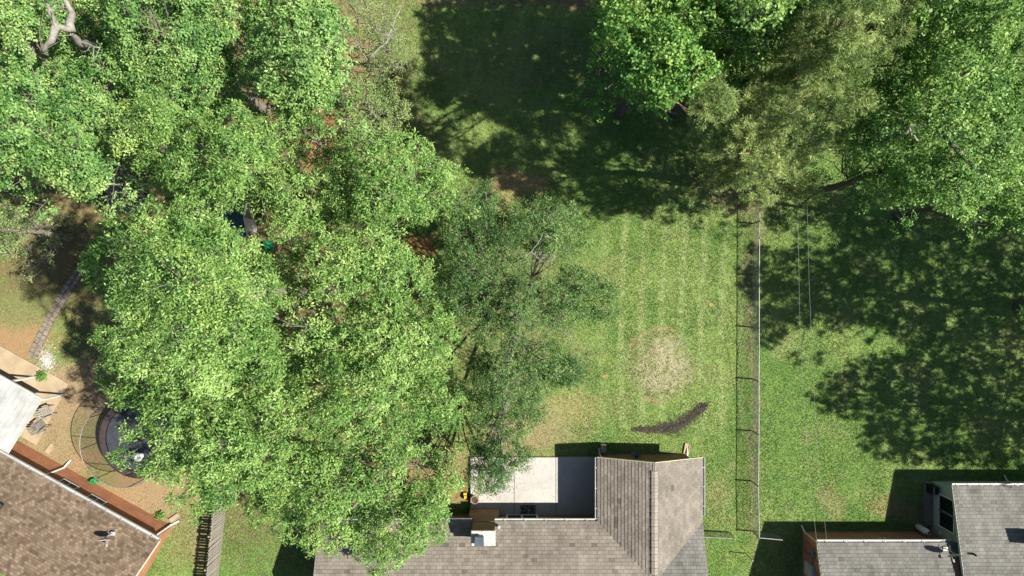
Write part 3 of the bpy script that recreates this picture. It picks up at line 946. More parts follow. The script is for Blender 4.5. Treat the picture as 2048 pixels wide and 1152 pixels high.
# ------------------------------------------------------------------ picket fence, bottom left
pf = empty('picket_fence', (-17.0, -16, 0), 'tall weathered grey wooden plank fence at the bottom left', 'fence')
fa = P(455, 985, 0); fb = P(433, 1190, 0)
dv = (fb - fa); Lf = dv.length; dv.normalize(); sv = Vector((-dv.y, dv.x, 0))
shared = []
for q in range(4):
    m2 = MB(); hgt = 1.78 + 0.03 * q
    m2.prism([(-0.065, -0.011), (0.065, -0.011), (0.065, 0.011), (-0.065, 0.011)], 0.03, hgt - 0.05)
    m2.box((0, 0, hgt - 0.035), 0.13, 0.022, 0.03, top=0.7)
    o_ = m2.build('picket', 'weathered_wood', pf); shared.append(o_)
n = int(Lf / 0.155)
ang = math.atan2(dv.y, dv.x)
for i in range(n):
    o_ = shared[i] if i < 4 else shared[random.randrange(4)].copy()
    if i >= 4: col.objects.link(o_); o_.parent = pf
    w_ = fa + dv * (i * 0.155)
    o_.location = w_ - Vector(pf.location); o_.rotation_euler = (random.uniform(-0.012, 0.012), random.uniform(-0.02, 0.02), ang + random.uniform(-0.03, 0.03))
# meshes of the four masters were shifted by the parent's place: undo
for o_ in shared:
    me = o_.data
    for v_ in me.vertices: v_.co += Vector(pf.location)
for zr in (0.35, 1.0, 1.6):
    m2 = MB(); m2.bar(fa - sv * 0.045 + Z * zr, fb - sv * 0.045 + Z * zr, 0.05, 0.09); m2.build('rail', 'weathered_wood', pf)
for k in range(4):
    q = fa + dv * (k * Lf / 3.2 + 0.1) - sv * 0.12
    m2 = MB(); m2.box((q.x, q.y, 0.88), 0.09, 0.09, 1.76, dv, sv, Z); m2.build('post', 'weathered_wood', pf)

# ------------------------------------------------------------------ wires
def wire(pts, label, r=0.0065):
    P3 = [P(*p) for p in pts]
    out = []
    for i in range(len(P3) - 1):
        for k in range(6): out.append(P3[i].lerp(P3[i + 1], k / 6))
    out.append(P3[-1])
    m2 = MB(); m2.tube(out, r, 5)
    tag(m2.build('service_wire', 'cable', origin=P3[-1], smooth=True), label, 'wire', 'overhead service wires')


wire([(1590, -60, 6.9), (1593, 200, 5.6), (1595, 400, 4.6), (1598, 560, 4.0), (1601, 700, 3.5), (1609, 830, 3.15), (1619, 960, 2.95), (1634, 1087, 2.62)], 'thin overhead wire over the right lawn, nearer the chain link fence')
wire([(1607, -60, 6.9), (1611, 200, 5.6), (1614, 400, 4.6), (1618, 560, 4.0), (1624, 700, 3.5), (1632, 850, 3.15), (1642, 980, 2.95), (1654, 1086, 2.62)], 'thin overhead wire over the right lawn, farther from the chain link fence')

# ------------------------------------------------------------------ satellite dishes
def dish(loc, aim, label, r=0.40):
    e_ = empty('satellite_dish', loc, label, 'satellite dish', 'roof satellite dishes')
    L_ = Vector(loc); aim = Vector(aim).normalized()
    c = L_ + Z * 0.75
    x = aim.cross(Z).normalized(); y = x.cross(aim)
    m2 = MB(); n = 22; rings = []
    for k in range(6):
        rr = r * k / 5
        rings.append([c + x * (rr * math.cos(a) * 0.9) + y * (rr * math.sin(a)) + aim * (0.28 * rr * rr / r - 0.02) for a in [2 * math.pi * q / n for q in range(n)]])
    for k in range(5):
        for q in range(n):
            pa = [rings[k][q], rings[k][(q + 1) % n], rings[k + 1][(q + 1) % n], rings[k + 1][q]]
            m2.face(pa); m2.face([p - aim * 0.012 for p in reversed(pa)])
    m2.build('reflector', 'white_metal', e_, smooth=True)
    m2 = MB(); m2.tube([L_, L_ + Z * 0.45 - aim * 0.05, c - aim * 0.04], 0.022, 7); m2.build('mast', 'white_metal', e_)
    m2 = MB(); m2.tube([c - y * r * 0.95, c - y * (r * 0.7) + aim * 0.32], 0.016, 6); m2.build('feed_arm', 'white_metal', e_)
    m2 = MB(); m2.bar(c - y * (r * 0.7) + aim * 0.27, c - y * (r * 0.66) + aim * 0.42, 0.07, 0.09); m2.build('receiver', 'white_metal', e_)
    for s in (-1, 1):
        m2 = MB(); m2.tube([L_ + Vector((s * 0.22, 0.2, 0.02)), L_ + Z * 0.42], 0.012, 5); m2.build('brace', 'white_metal', e_)
    m2 = MB(); m2.box(L_ + Z * 0.01, 0.26, 0.2, 0.03); m2.build('foot_plate', 'white_metal', e_)
    return e_


dish((23.85, -14.35, 2.58), (0.1, -0.92, 0.35), 'white satellite dish on the roof of the house with the sage green extension')
zz = 2.5 + 0.85 * lp
dish(P(226, 1067, 2.9), (0.1, -0.92, 0.35), 'white satellite dish on the brown checked roof at bottom left', 0.36)

# ------------------------------------------------------------------ propane cylinder, pots by the extension
pt = empty('propane_cylinder', (23.85, -14.02, 0), 'white upright propane cylinder in the corner of the brick wall and sage extension', 'gas cylinder')
m2 = MB(); m2.lathe((23.85, -14.02, 0), [(0.17, 0.0), (0.17, 0.06), (0.19, 0.08), (0.19, 0.86), (0.17, 0.95), (0.10, 1.02), (0.05, 1.04)], 20); m2.build('tank', 'tank_paint', pt, smooth=True)
m2 = MB(); m2.lathe((23.85, -14.02, 1.03), [(0.10, 0), (0.10, 0.12), (0.085, 0.12), (0.085, 0.01)], 16); m2.build('collar', 'tank_paint', pt)
m2 = MB(); m2.lathe((23.85, -14.02, 1.04), [(0.025, 0), (0.025, 0.08), (0.05, 0.085), (0.05, 0.11)], 8); m2.build('valve', 'dark_metal', pt)
st = MB(); slabbox(st, 24.22, 24.64, -13.9, -11.4, 0, 0.22)
tag(st.build('concrete_ledge', 'slate_paver', origin=(24.4, -12.6, 0)), 'narrow dark concrete ledge along the sage green extension', 'ledge')
bk = empty('covered_grill', (24.4, -11.62, 0.22), 'dark covered grill on the ledge at the corner of the sage extension', 'grill')
m2 = MB(); m2.box((24.4, -11.68, 0.55), 0.34, 0.5, 0.66, top=0.86); m2.build('grill_cover', 'black_plastic', bk)
m2 = MB(); m2.tube([(24.26, -11.9, 0.92), (24.26, -11.46, 0.92)], 0.05, 8); m2.build('lid_handle', 'flue_metal', bk)

# ------------------------------------------------------------------ things on and by the middle patio
dm = MB(); slabbox(dm, 0.49, 1.39, -13.24, -12.70, 0.2, 0.222)
tag(dm.build('doormat', 'doormat', origin=(0.94, -12.97, 0.2)), 'black doormat with white speckles at the patio door', 'doormat')
chair('patio_chair', (-0.75, -10.55, 0.2), 0.4, 'dark slatted chair on the white patio under the overhanging branch', 'flue_metal')
pot = empty('plant_pot', P(950, 996, 0.2), 'round terracotta pot on the left edge of the white patio', 'plant pot')
m2 = MB(); q = P(950, 996, 0.2); m2.lathe(q, [(0.15, 0), (0.21, 0.30), (0.24, 0.31), (0.24, 0.38), (0.20, 0.38), (0.19, 0.30)], 18); m2.build('pot', 'terracotta', pot)
m2 = MB(); m2.lathe(q + Z * 0.28, [(0.19, 0), (0.18, 0.03)], 14); m2.build('soil', 'mulch', pot)


def toy_car(loc, rz, body, label):
    e_ = empty('toy', loc, label, 'toy', 'plastic toys by the patio')
    ux = Vector((math.cos(rz), math.sin(rz), 0)); uy = Vector((-math.sin(rz), math.cos(rz), 0)); L_ = Vector(loc)
    m2 = MB(); m2.box(L_ + Z * 0.15, 0.40, 0.2, 0.14, ux, uy, Z, top=0.9); m2.box(L_ + Z * 0.27 - ux * 0.04, 0.2, 0.17, 0.11, ux, uy, Z, top=0.75); m2.build('body', body, e_)
    for sx in (-1, 1):
        for sy in (-1, 1):
            m2 = MB(); c = L_ + ux * (sx * 0.13) + uy * (sy * 0.105) + Z * 0.07; m2.tube([c - uy * 0.02, c + uy * 0.02], 0.07, 12); m2.build('wheel', 'black_plastic', e_)


toy_car(P(926, 966), 1.3, 'green_plastic', 'green plastic toy on the shaded ground left of the patio')
toy_car(P(931, 990), 1.7, 'yellow_plastic', 'yellow plastic toy on the shaded ground left of the patio')
hr = empty('hose_reel', (7.15, -9.62, 0), 'round garden hose coil on the shaded gable wall', 'hose')
m2 = MB()
hp = []
for k in range(90):
    a = k / 15 * 2 * math.pi; hp.append((7.15 + 0.26 * math.cos(a), -9.66 + 0.12 * k / 90 + 0.02, 0.85 + 0.26 * math.sin(a)))
m2.tube(hp, 0.018, 5); m2.build('hose', 'flue_metal', hr)
m2 = MB(); m2.box((7.15, -9.71, 0.95), 0.16, 0.1, 0.2); m2.build('bracket', 'dark_metal', hr)
ub = empty('air_conditioner', (5.35, -9.3, 0), 'small boxy grey air unit in the shadow by the patio corner', 'air conditioner')
m2 = MB(); m2.box((5.32, -9.32, 0.28), 0.3, 0.46, 0.52); m2.build('case', 'slate_paver', ub)
for i in range(5):
    m2 = MB(); m2.box((5.32, -9.5 + i * 0.09, 0.548), 0.26, 0.03, 0.012); m2.build('louvre', 'white_metal', ub)


def splash(px, py, rz, label):
    L_ = P(px, py); ux = Vector((math.cos(rz), math.sin(rz), 0)); uy = Vector((-math.sin(rz), math.cos(rz), 0))
    m2 = MB(); m2.box(L_ + Z * 0.03, 0.62, 0.3, 0.05, ux, uy, Z)
    for s in (-1, 1): m2.box(L_ + Z * 0.065 + uy * (s * 0.135), 0.62, 0.04, 0.06, ux, uy, Z)
    m2.box(L_ + Z * 0.065 - ux * 0.29, 0.04, 0.24, 0.06, ux, uy, Z)
    tag(m2.build('splash_block', 'tan_concrete', origin=L_), label, 'splash block', 'concrete splash blocks')


splash(1373, 897, 1.4, 'concrete splash block at the back corner of the tan roofed wing')
splash(350, 1036, 0.6, 'concrete splash block at the corner of the orange brick wall')
splash(101, 897, 0.9, 'concrete splash block below the downspout near the white patio cover')

# ------------------------------------------------------------------ trampoline
TC = Vector((-21.4, -8.6, 0)); TR = 2.32
tr_ = empty('trampoline', TC, 'round netted trampoline on bare clay half hidden by oak leaves', 'trampoline')
def ring(c, r, z, tr, n=56, seg=6):
    mb = MB(); pts = [(c.x + r * math.cos(2 * math.pi * k / n), c.y + r * math.sin(2 * math.pi * k / n), z) for k in range(n + 1)]
    mb.tube(pts, tr, seg, False); return mb
m2 = MB(); m2.lathe(TC, [(TR - 0.38, 0.86), (TR - 0.38, 0.875)], 48); m2.build('mat', 'trampoline_mat', tr_)
ring(TC, TR, 0.86, 0.035).build('frame', 'dark_metal', tr_, smooth=True)
m2 = MB()
n = 48
for k in range(n):
    a0, a1 = 2 * math.pi * k / n, 2 * math.pi * (k + 1) / n
    pr = lambda a, r, z: (TC.x + r * math.cos(a), TC.y + r * math.sin(a), z)
    ra, rb = TR - 0.34, TR + 0.03
    m2.face([pr(a0, ra, 0.905), pr(a0, rb, 0.915), pr(a1, rb, 0.915), pr(a1, ra, 0.905)][::-1], r=k % 2)
    m2.face([pr(a0, rb, 0.915), pr(a0, rb, 0.84), pr(a1, rb, 0.84), pr(a1, rb, 0.915)], r=k % 2)
m2.build('spring_pad', 'pad_fabric', tr_)
for k in range(4):
    a = 0.4 + k * math.pi / 2; d0 = 0.28
    p = [Vector((TC.x + TR * math.cos(a + s), TC.y + TR * math.sin(a + s), 0)) for s in (-d0, d0)]
    m2 = MB(); m2.tube([p[0] + Z * 0.86, p[0] + Z * 0.05, p[1] + Z * 0.05, p[1] + Z * 0.86], 0.025, 6); m2.build('leg', 'galvanised', tr_)
for k in range(8):
    a = 0.4 - 0.28 + k * math.pi / 4
    p = Vector((TC.x + (TR + 0.06) * math.cos(a), TC.y + (TR + 0.06) * math.sin(a), 0))
    m2 = MB(); m2.tube([p + Z * 0.3, p + Z * 2.6], 0.022, 6); m2.build('net_pole', 'black_plastic', tr_)
ring(TC, TR + 0.06, 2.6, 0.022).build('top_ring', 'galvanised', tr_, smooth=True)
m2 = MB()
for k in range(56):
    a0, a1 = 2 * math.pi * k / 56, 2 * math.pi * (k + 1) / 56
    m2.face([pr(a0, TR - 0.02, 0.9), pr(a1, TR - 0.02, 0.9), pr(a1, TR + 0.04, 2.58), pr(a0, TR + 0.04, 2.58)])
m2.build('safety_net', 'net', tr_)
a = 2.45
lp0 = Vector((TC.x + (TR + 0.05) * math.cos(a), TC.y + (TR + 0.05) * math.sin(a), 0)); od = Vector((math.cos(a), math.sin(a), 0)); sd = Vector((-od.y, od.x, 0))
lad = MB()
for s in (-1, 1): lad.tube([lp0 + sd * (s * 0.2) + Z * 0.88, lp0 + sd * (s * 0.2) + od * 0.3], 0.02, 6)
for k in (0.2, 0.45, 0.7): lad.box(lp0 + od * (0.3 * (1 - k / 0.88)) + Z * k, 0.08, 0.4, 0.02, od, sd, Z)
lad.build('ladder', 'dark_metal', tr_)
for cpos, sc, lab in ((P(276, 914, 0.9), 0.30, 'crumpled white cloth on the trampoline mat, the larger one'), (P(318, 886, 0.9), 0.22, 'crumpled white cloth on the trampoline mat, the smaller one')):
    m2 = MB(); n = 14; rows = []
    for k in range(5):
        rr = sc * (1 - k / 5) ** 0.6
        rows.append([Vector((cpos.x + rr * math.cos(a) * (1 + 0.25 * math.sin(3 * a + k)), cpos.y + rr * math.sin(a) * (1 + 0.2 * math.cos(2 * a + k)), cpos.z + 0.04 * k + 0.02 * math.sin(5 * a + 2 * k))) for a in [2 * math.pi * q / n for q in range(n)]])
    for k in range(4):
        for q in range(n): m2.face([rows[k][q], rows[k][(q + 1) % n], rows[k + 1][(q + 1) % n], rows[k + 1][q]])
    m2.face(rows[-1])
    tag(m2.build('white_cloth', 'white_cloth', origin=cpos, smooth=True), lab, 'cloth', 'cloths on the trampoline')
wc = empty('watering_can', P(191, 960), 'green plastic watering can on the clay beside the trampoline', 'watering can')
q = P(191, 960)
m2 = MB(); m2.lathe(q, [(0.17, 0), (0.18, 0.05), (0.16, 0.3), (0.12, 0.33), (0.11, 0.31)], 16); m2.build('body', 'green_plastic', wc, smooth=True)
m2 = MB(); m2.tube([q + Vector((0.14, 0, 0.08)), q + Vector((0.3, 0.02, 0.25)), q + Vector((0.4, 0.03, 0.36))], [0.035, 0.022, 0.02], 8); m2.lathe(q + Vector((0.41, 0.03, 0.34)), [(0.03, 0), (0.055, 0.05), (0.05, 0.06)], 10); m2.build('spout', 'green_plastic', wc)
m2 = MB(); m2.tube([q + Vector((-0.14, 0, 0.1)), q + Vector((-0.26, 0, 0.25)), q + Vector((-0.16, 0, 0.42)), q + Vector((0.06, 0, 0.36))], 0.018, 6); m2.build('handle', 'green_plastic', wc)
lg = MB(); q = P(174, 961); lg.tube([q + Vector((-0.2, 0.1, 0.06)), q + Vector((0.0, 0, 0.07)), q + Vector((0.17, -0.12, 0.06))], [0.065, 0.07, 0.06], 9)
tag(lg.build('log', 'bark_grey', origin=q), 'short brown log lying on clay beside the watering can', 'log')

# ------------------------------------------------------------------ stone path, paved spot, cart, shed, gravel
path = MB()
cl = [(172, 528), (158, 545), (140, 572), (122, 600), (105, 630), (92, 655), (80, 680), (66, 712)]
pts = []
for a, b_ in zip(cl, cl[1:]):
    for k in range(8): pts.append((a[0] + (b_[0] - a[0]) * k / 8, a[1] + (b_[1] - a[1]) * k / 8))
pts.append(cl[-1])
bed = MB()
for a, b_ in zip(cl, cl[1:]):
    A3, B3 = P(*a), P(*b_); dd = (B3 - A3).normalized(); ss = Vector((-dd.y, dd.x, 0)) * 0.30
    bed.face([A3 - ss + Z * 0.012, B3 - ss + Z * 0.012, B3 + ss + Z * 0.012, A3 + ss + Z * 0.012])
bed = bed.build('stone_path', 'mulch', origin=P(*cl[3])); tag(bed, kind='structure')
tot = 0; W3 = [P(*p) for p in pts]; nxt = [0.0, 0.13]
acc = 0
for a, b_ in zip(W3, W3[1:]):
    seg = (b_ - a).length; dd = (b_ - a).normalized(); ss = Vector((-dd.y, dd.x, 0))
    for lane in (0, 1):
        while nxt[lane] < acc + seg:
            L_ = random.uniform(0.27, 0.36); c = a + dd * (nxt[lane] - acc + L_ / 2) + ss * (0.145 if lane else -0.145)
            r_ = random.uniform(-0.1, 0.1); u_ = (dd + ss * r_).normalized(); s_ = Vector((-u_.y, u_.x, 0))
            m2 = MB(); m2.box(c + Z * random.uniform(0.025, 0.04), L_ - 0.025, 0.255, 0.07, u_, s_, (Z + ss * random.uniform(-0.04, 0.04)).normalized(), top=0.93)
            m2.build('paver', 'paver', bed)
            nxt[lane] += L_
    acc += seg
pb = MB(); c0 = P(252, 388)
pb.prism([(c0.x + 1.45 * math.cos(a), c0.y + 1.2 * math.sin(a)) for a in [k * math.pi / 8 for k in range(16)]], -0.05, 0.02)
pb = pb.build('paved_circle', 'mulch', origin=c0); tag(pb, kind='structure')
for rr, nn in ((0.25, 4), (0.62, 10), (1.0, 16)):
    for k in range(nn):
        a = 2 * math.pi * (k + 0.5 * (nn % 3)) / nn; u_ = Vector((-math.sin(a), math.cos(a), 0)); v_ = Vector((math.cos(a), math.sin(a), 0))
        m2 = MB(); m2.box(c0 + v_ * rr + Z * 0.04, 2 * math.pi * rr / nn - 0.03, 0.34, 0.06, u_, v_, Z, top=0.94); m2.build('paver', 'slate_paver', pb)
ct = empty('garden_cart', P(264, 384), 'black garden cart with a pale blue bundle on the paved circle', 'cart')
q = P(264, 384)
m2 = MB(); m2.prism([(q.x + 0.30 * sx + (0.08 if sy > 0 else 0) * 0, q.y + 0.46 * sy) for sx, sy in ((-1, -0.8), (-0.7, -1), (0.7, -1), (1, -0.8), (1, 0.8), (0.7, 1), (-0.7, 1), (-1, 0.8))], 0.3, 0.36)
for sx in (-1, 1): m2.box((q.x + sx * 0.29, q.y, 0.46), 0.03, 0.8, 0.24)
for sy in (-1, 1): m2.box((q.x, q.y + sy * 0.45, 0.46), 0.5, 0.03, 0.24)
m2.build('tray', 'black_plastic', ct)
for sx in (-1, 1):
    for sy in (-1, 1):
        m2 = MB(); c = Vector((q.x + sx * 0.34, q.y + sy * 0.28, 0.17)); m2.tube([c - Vector((0.03, 0, 0)), c + Vector((0.03, 0, 0))], 0.15, 14); m2.build('wheel', 'black_plastic', ct)
m2 = MB(); m2.tube([(q.x, q.y + 0.45, 0.3), (q.x - 0.02, q.y + 0.8, 0.55), (q.x - 0.02, q.y + 0.95, 0.8)], 0.018, 6); m2.tube([(q.x - 0.14, q.y + 0.95, 0.8), (q.x + 0.1, q.y + 0.95, 0.8)], 0.02, 6); m2.build('pull_handle', 'dark_metal', ct)
m2 = MB()
rows = []
for k in range(5):
    s_ = (1 - k / 5) ** 0.5
    rows.append([Vector((q.x + 0.22 * s_ * math.copysign(abs(math.cos(a)) ** 0.5, math.cos(a)) * (1 + 0.1 * math.sin(5 * a)), q.y - 0.02 + 0.32 * s_ * math.copysign(abs(math.sin(a)) ** 0.5, math.sin(a)), 0.42 + 0.07 * k + 0.02 * math.sin(4 * a + k))) for a in [2 * math.pi * j / 16 for j in range(16)]])
for k in range(4):
    for j in range(16): m2.face([rows[k][j], rows[k][(j + 1) % 16], rows[k + 1][(j + 1) % 16], rows[k + 1][j]])
m2.face(rows[-1])
tag(m2.build('blue_bundle', 'blue_cloth', origin=(q.x, q.y, 0.42), smooth=True), 'pale blue crumpled bundle lying in the black garden cart', 'bundle')
# teal roofed playhouse under the oaks
sh = empty('playhouse', (-16.1, 3.9, 0), 'small playhouse with ribbed teal roof glimpsed through the oaks', 'playhouse')
sx0, sx1, sy0, sy1 = -17.5, -14.85, 2.9, 5.0
m2 = MB()
for a, b_ in (((sx0 + 0.2, sy0 + 0.2), (sx1 - 0.2, sy0 + 0.2)), ((sx1 - 0.2, sy0 + 0.2), (sx1 - 0.2, sy1 - 0.2)), ((sx1 - 0.2, sy1 - 0.2), (sx0 + 0.2, sy1 - 0.2)), ((sx0 + 0.2, sy1 - 0.2), (sx0 + 0.2, sy0 + 0.2))):
    m2.face([(*a, 0), (*b_, 0), (*b_, 1.95), (*a, 1.95)])
m2.build('wall', 'weathered_wood', sh)
ym = (sy0 + sy1) / 2
m2 = MB()
for ya, s in ((sy0, 1), (sy1, -1)):
    f_ = [(sx0, ya, 1.9), (sx1, ya, 1.9), (sx1, ym, 2.4), (sx0, ym, 2.4)]
    m2.face(f_ if s > 0 else f_[::-1])
    m2.face([(x, y, z - 0.03) for x, y, z in (f_ if s < 0 else f_[::-1])])
srf = m2.build('roof', 'teal_metal', sh)
for i in range(13):
    x = sx0 + 0.06 + i * 0.21
    for ya in (sy0, sy1):
        m2 = MB(); m2.bar((x, ya, 1.915), (x, ym, 2.415), 0.04, 0.035); m2.build('rib', 'teal_metal', srf)
m2 = MB(); m2.bar((sx1 + 0.02, sy0, 1.88), (sx1 + 0.02, ym, 2.38), 0.05, 0.14); m2.bar((sx1 + 0.02, sy1, 1.88), (sx1 + 0.02, ym, 2.38), 0.05, 0.14); m2.build('fascia', 'white_paint', sh)
m2 = MB(); m2.box((sx1 - 0.18, 3.6, 0.9), 0.05, 0.7, 1.7); m2.build('door', 'white_paint', sh)
bn = empty('storage_bin', (-14.0, 2.4, 0), 'dark bin with green lid beside the teal playhouse', 'bin')
m2 = MB(); m2.box((-14.0, 2.4, 0.45), 0.5, 0.55, 0.9, top=1.12); m2.build('body', 'black_plastic', bn)
m2 = MB(); m2.box((-14.0, 2.4, 0.94), 0.6, 0.66, 0.07, top=0.9); m2.build('lid', 'green_plastic', bn)
# white gravel
gv = MB(); c0 = P(94, 722)
for i in range(900):
    a = random.uniform(0, 6.28); rr = abs(random.gauss(0, 0.42)); c = c0 + Vector((rr * math.cos(a) * 0.8, rr * math.sin(a) * 1.25, 0.01))
    s_ = random.uniform(0.015, 0.05); gv.box(c + Z * s_ * 0.3, s_, s_ * random.uniform(0.6, 1), s_ * 0.7, (math.cos(a), math.sin(a), 0), (-math.sin(a), math.cos(a), 0), Z, top=0.6)
tag(gv.build('gravel', 'gravel', origin=c0), 'patch of white gravel at the end of the stone path', 'gravel', kind='stuff')
# dark mulch strip: a low heap of chips
ml = MB()
for i in range(2100):
    k = random.uniform(0, len(MULCH_PATH) - 1.001); j = int(k); f_ = k - j
    a, b_ = MULCH_PATH[j], MULCH_PATH[j + 1]
    wd = 0.8 * (a[2] + (b_[2] - a[2]) * f_)
    off = random.gauss(0, 0.55)
    c = P(a[0] + (b_[0] - a[0]) * f_ + random.gauss(0, 6), a[1] + (b_[1] - a[1]) * f_ + off * wd)
    hh = 0.07 * max(0, 1 - abs(off)) * random.random()
    an = random.uniform(0, 6.28); s_ = random.uniform(0.03, 0.09)
    d = Vector((math.cos(an), math.sin(an), random.uniform(-0.5, 0.5))).normalized(); e2 = Vector((-d.y, d.x, random.uniform(-0.4, 0.4))) * 0.35
    c = c + Z * (0.012 + hh)
    ml.face([c - d * s_, c - e2 * s_, c + d * s_, c + e2 * s_])
tag(ml.build('mulch', 'mulch', origin=P(1345, 852)), 'dark streak of mulch across the sunny lawn', 'mulch', kind='stuff')


# ------------------------------------------------------------------ trees
def leaf_mesh(name, C, A, nl, L, W, mat, parent, spread=1.0, droop=0.0, fold=0.25, cr=0.05, rnd0=None):
    """C: cluster centres (n,3), A: their axes; nl leaves fan out of every cluster"""
    n = len(C)
    Cc = np.repeat(C, nl, 0); Aa = np.repeat(A, nl, 0); m_ = n * nl
    rv = rng.normal(size=(m_, 3))
    rv -= (rv * Aa).sum(1)[:, None] * Aa
    rv /= np.linalg.norm(rv, axis=1)[:, None] + 1e-9
    el = rng.uniform(-0.25, 0.85, m_)[:, None]
    d = rv * spread + Aa * el + rng.normal(size=(m_, 3)) * 0.22
    d[:, 2] -= droop
    d /= np.linalg.norm(d, axis=1)[:, None]
    nrm = Aa + rng.normal(size=(m_, 3)) * 0.45
    nrm -= (nrm * d).sum(1)[:, None] * d
    nrm /= np.linalg.norm(nrm, axis=1)[:, None] + 1e-9
    s = np.cross(d, nrm)
    ll = (L * rng.uniform(0.65, 1.3, m_))[:, None]; ww = (W * rng.uniform(0.7, 1.25, m_))[:, None]
    base = Cc + rng.normal(size=(m_, 3)) * cr + d * 0.02
    v0 = base; v2 = base + d * ll
    mid = base + d * ll * 0.5 + nrm * (ww * fold)
    v1 = mid + s * ww * 0.5; v3 = mid - s * ww * 0.5
    co = np.stack([v0, v1, v2, v3], 1).reshape(-1, 3)
    fc = np.arange(m_ * 4).reshape(-1, 4)
    r0 = rng.uniform(0.15, 0.85, n) if rnd0 is None else rnd0
    rf = np.clip(np.repeat(r0, nl) + rng.normal(size=m_) * 0.16, 0, 1)
    return mesh_np(name, co - np.array(wloc(parent)), fc, mat, rnd_f=rf, parent=parent)


KINDS = {
    'oak':    dict(leaf='leaf_oak', bark='bark_grey', nl=13, L=0.14, W=0.056, dens=34, lobe=(0.5, 1.3), droop=0.1),
    'gum':    dict(leaf='leaf_gum', bark='bark_grey', nl=13, L=0.135, W=0.072, dens=33, lobe=(0.5, 1.2), droop=0.15),
    'willow': dict(leaf='leaf_willow_oak', bark='bark_grey', nl=14, L=0.135, W=0.042, dens=32, lobe=(0.35, 0.8), droop=0.05),
    'pale':   dict(leaf='leaf_pale', bark='bark_grey', nl=9, L=0.12, W=0.055, dens=24, lobe=(0.4, 0.8), droop=0.05),
    'maple':  dict(leaf='leaf_maple', bark='bark_dark', nl=11, L=0.125, W=0.10, dens=32, lobe=(0.45, 1.1), droop=0.2),
    'deep':   dict(leaf='leaf_deep', bark='bark_dark', nl=12, L=0.125, W=0.078, dens=32, lobe=(0.45, 1.2), droop=0.15),
    'pine':   dict(leaf='needle', bark='bark_pine', nl=26, L=0.17, W=0.022, dens=36, lobe=(0.28, 0.66), droop=-0.1),
}


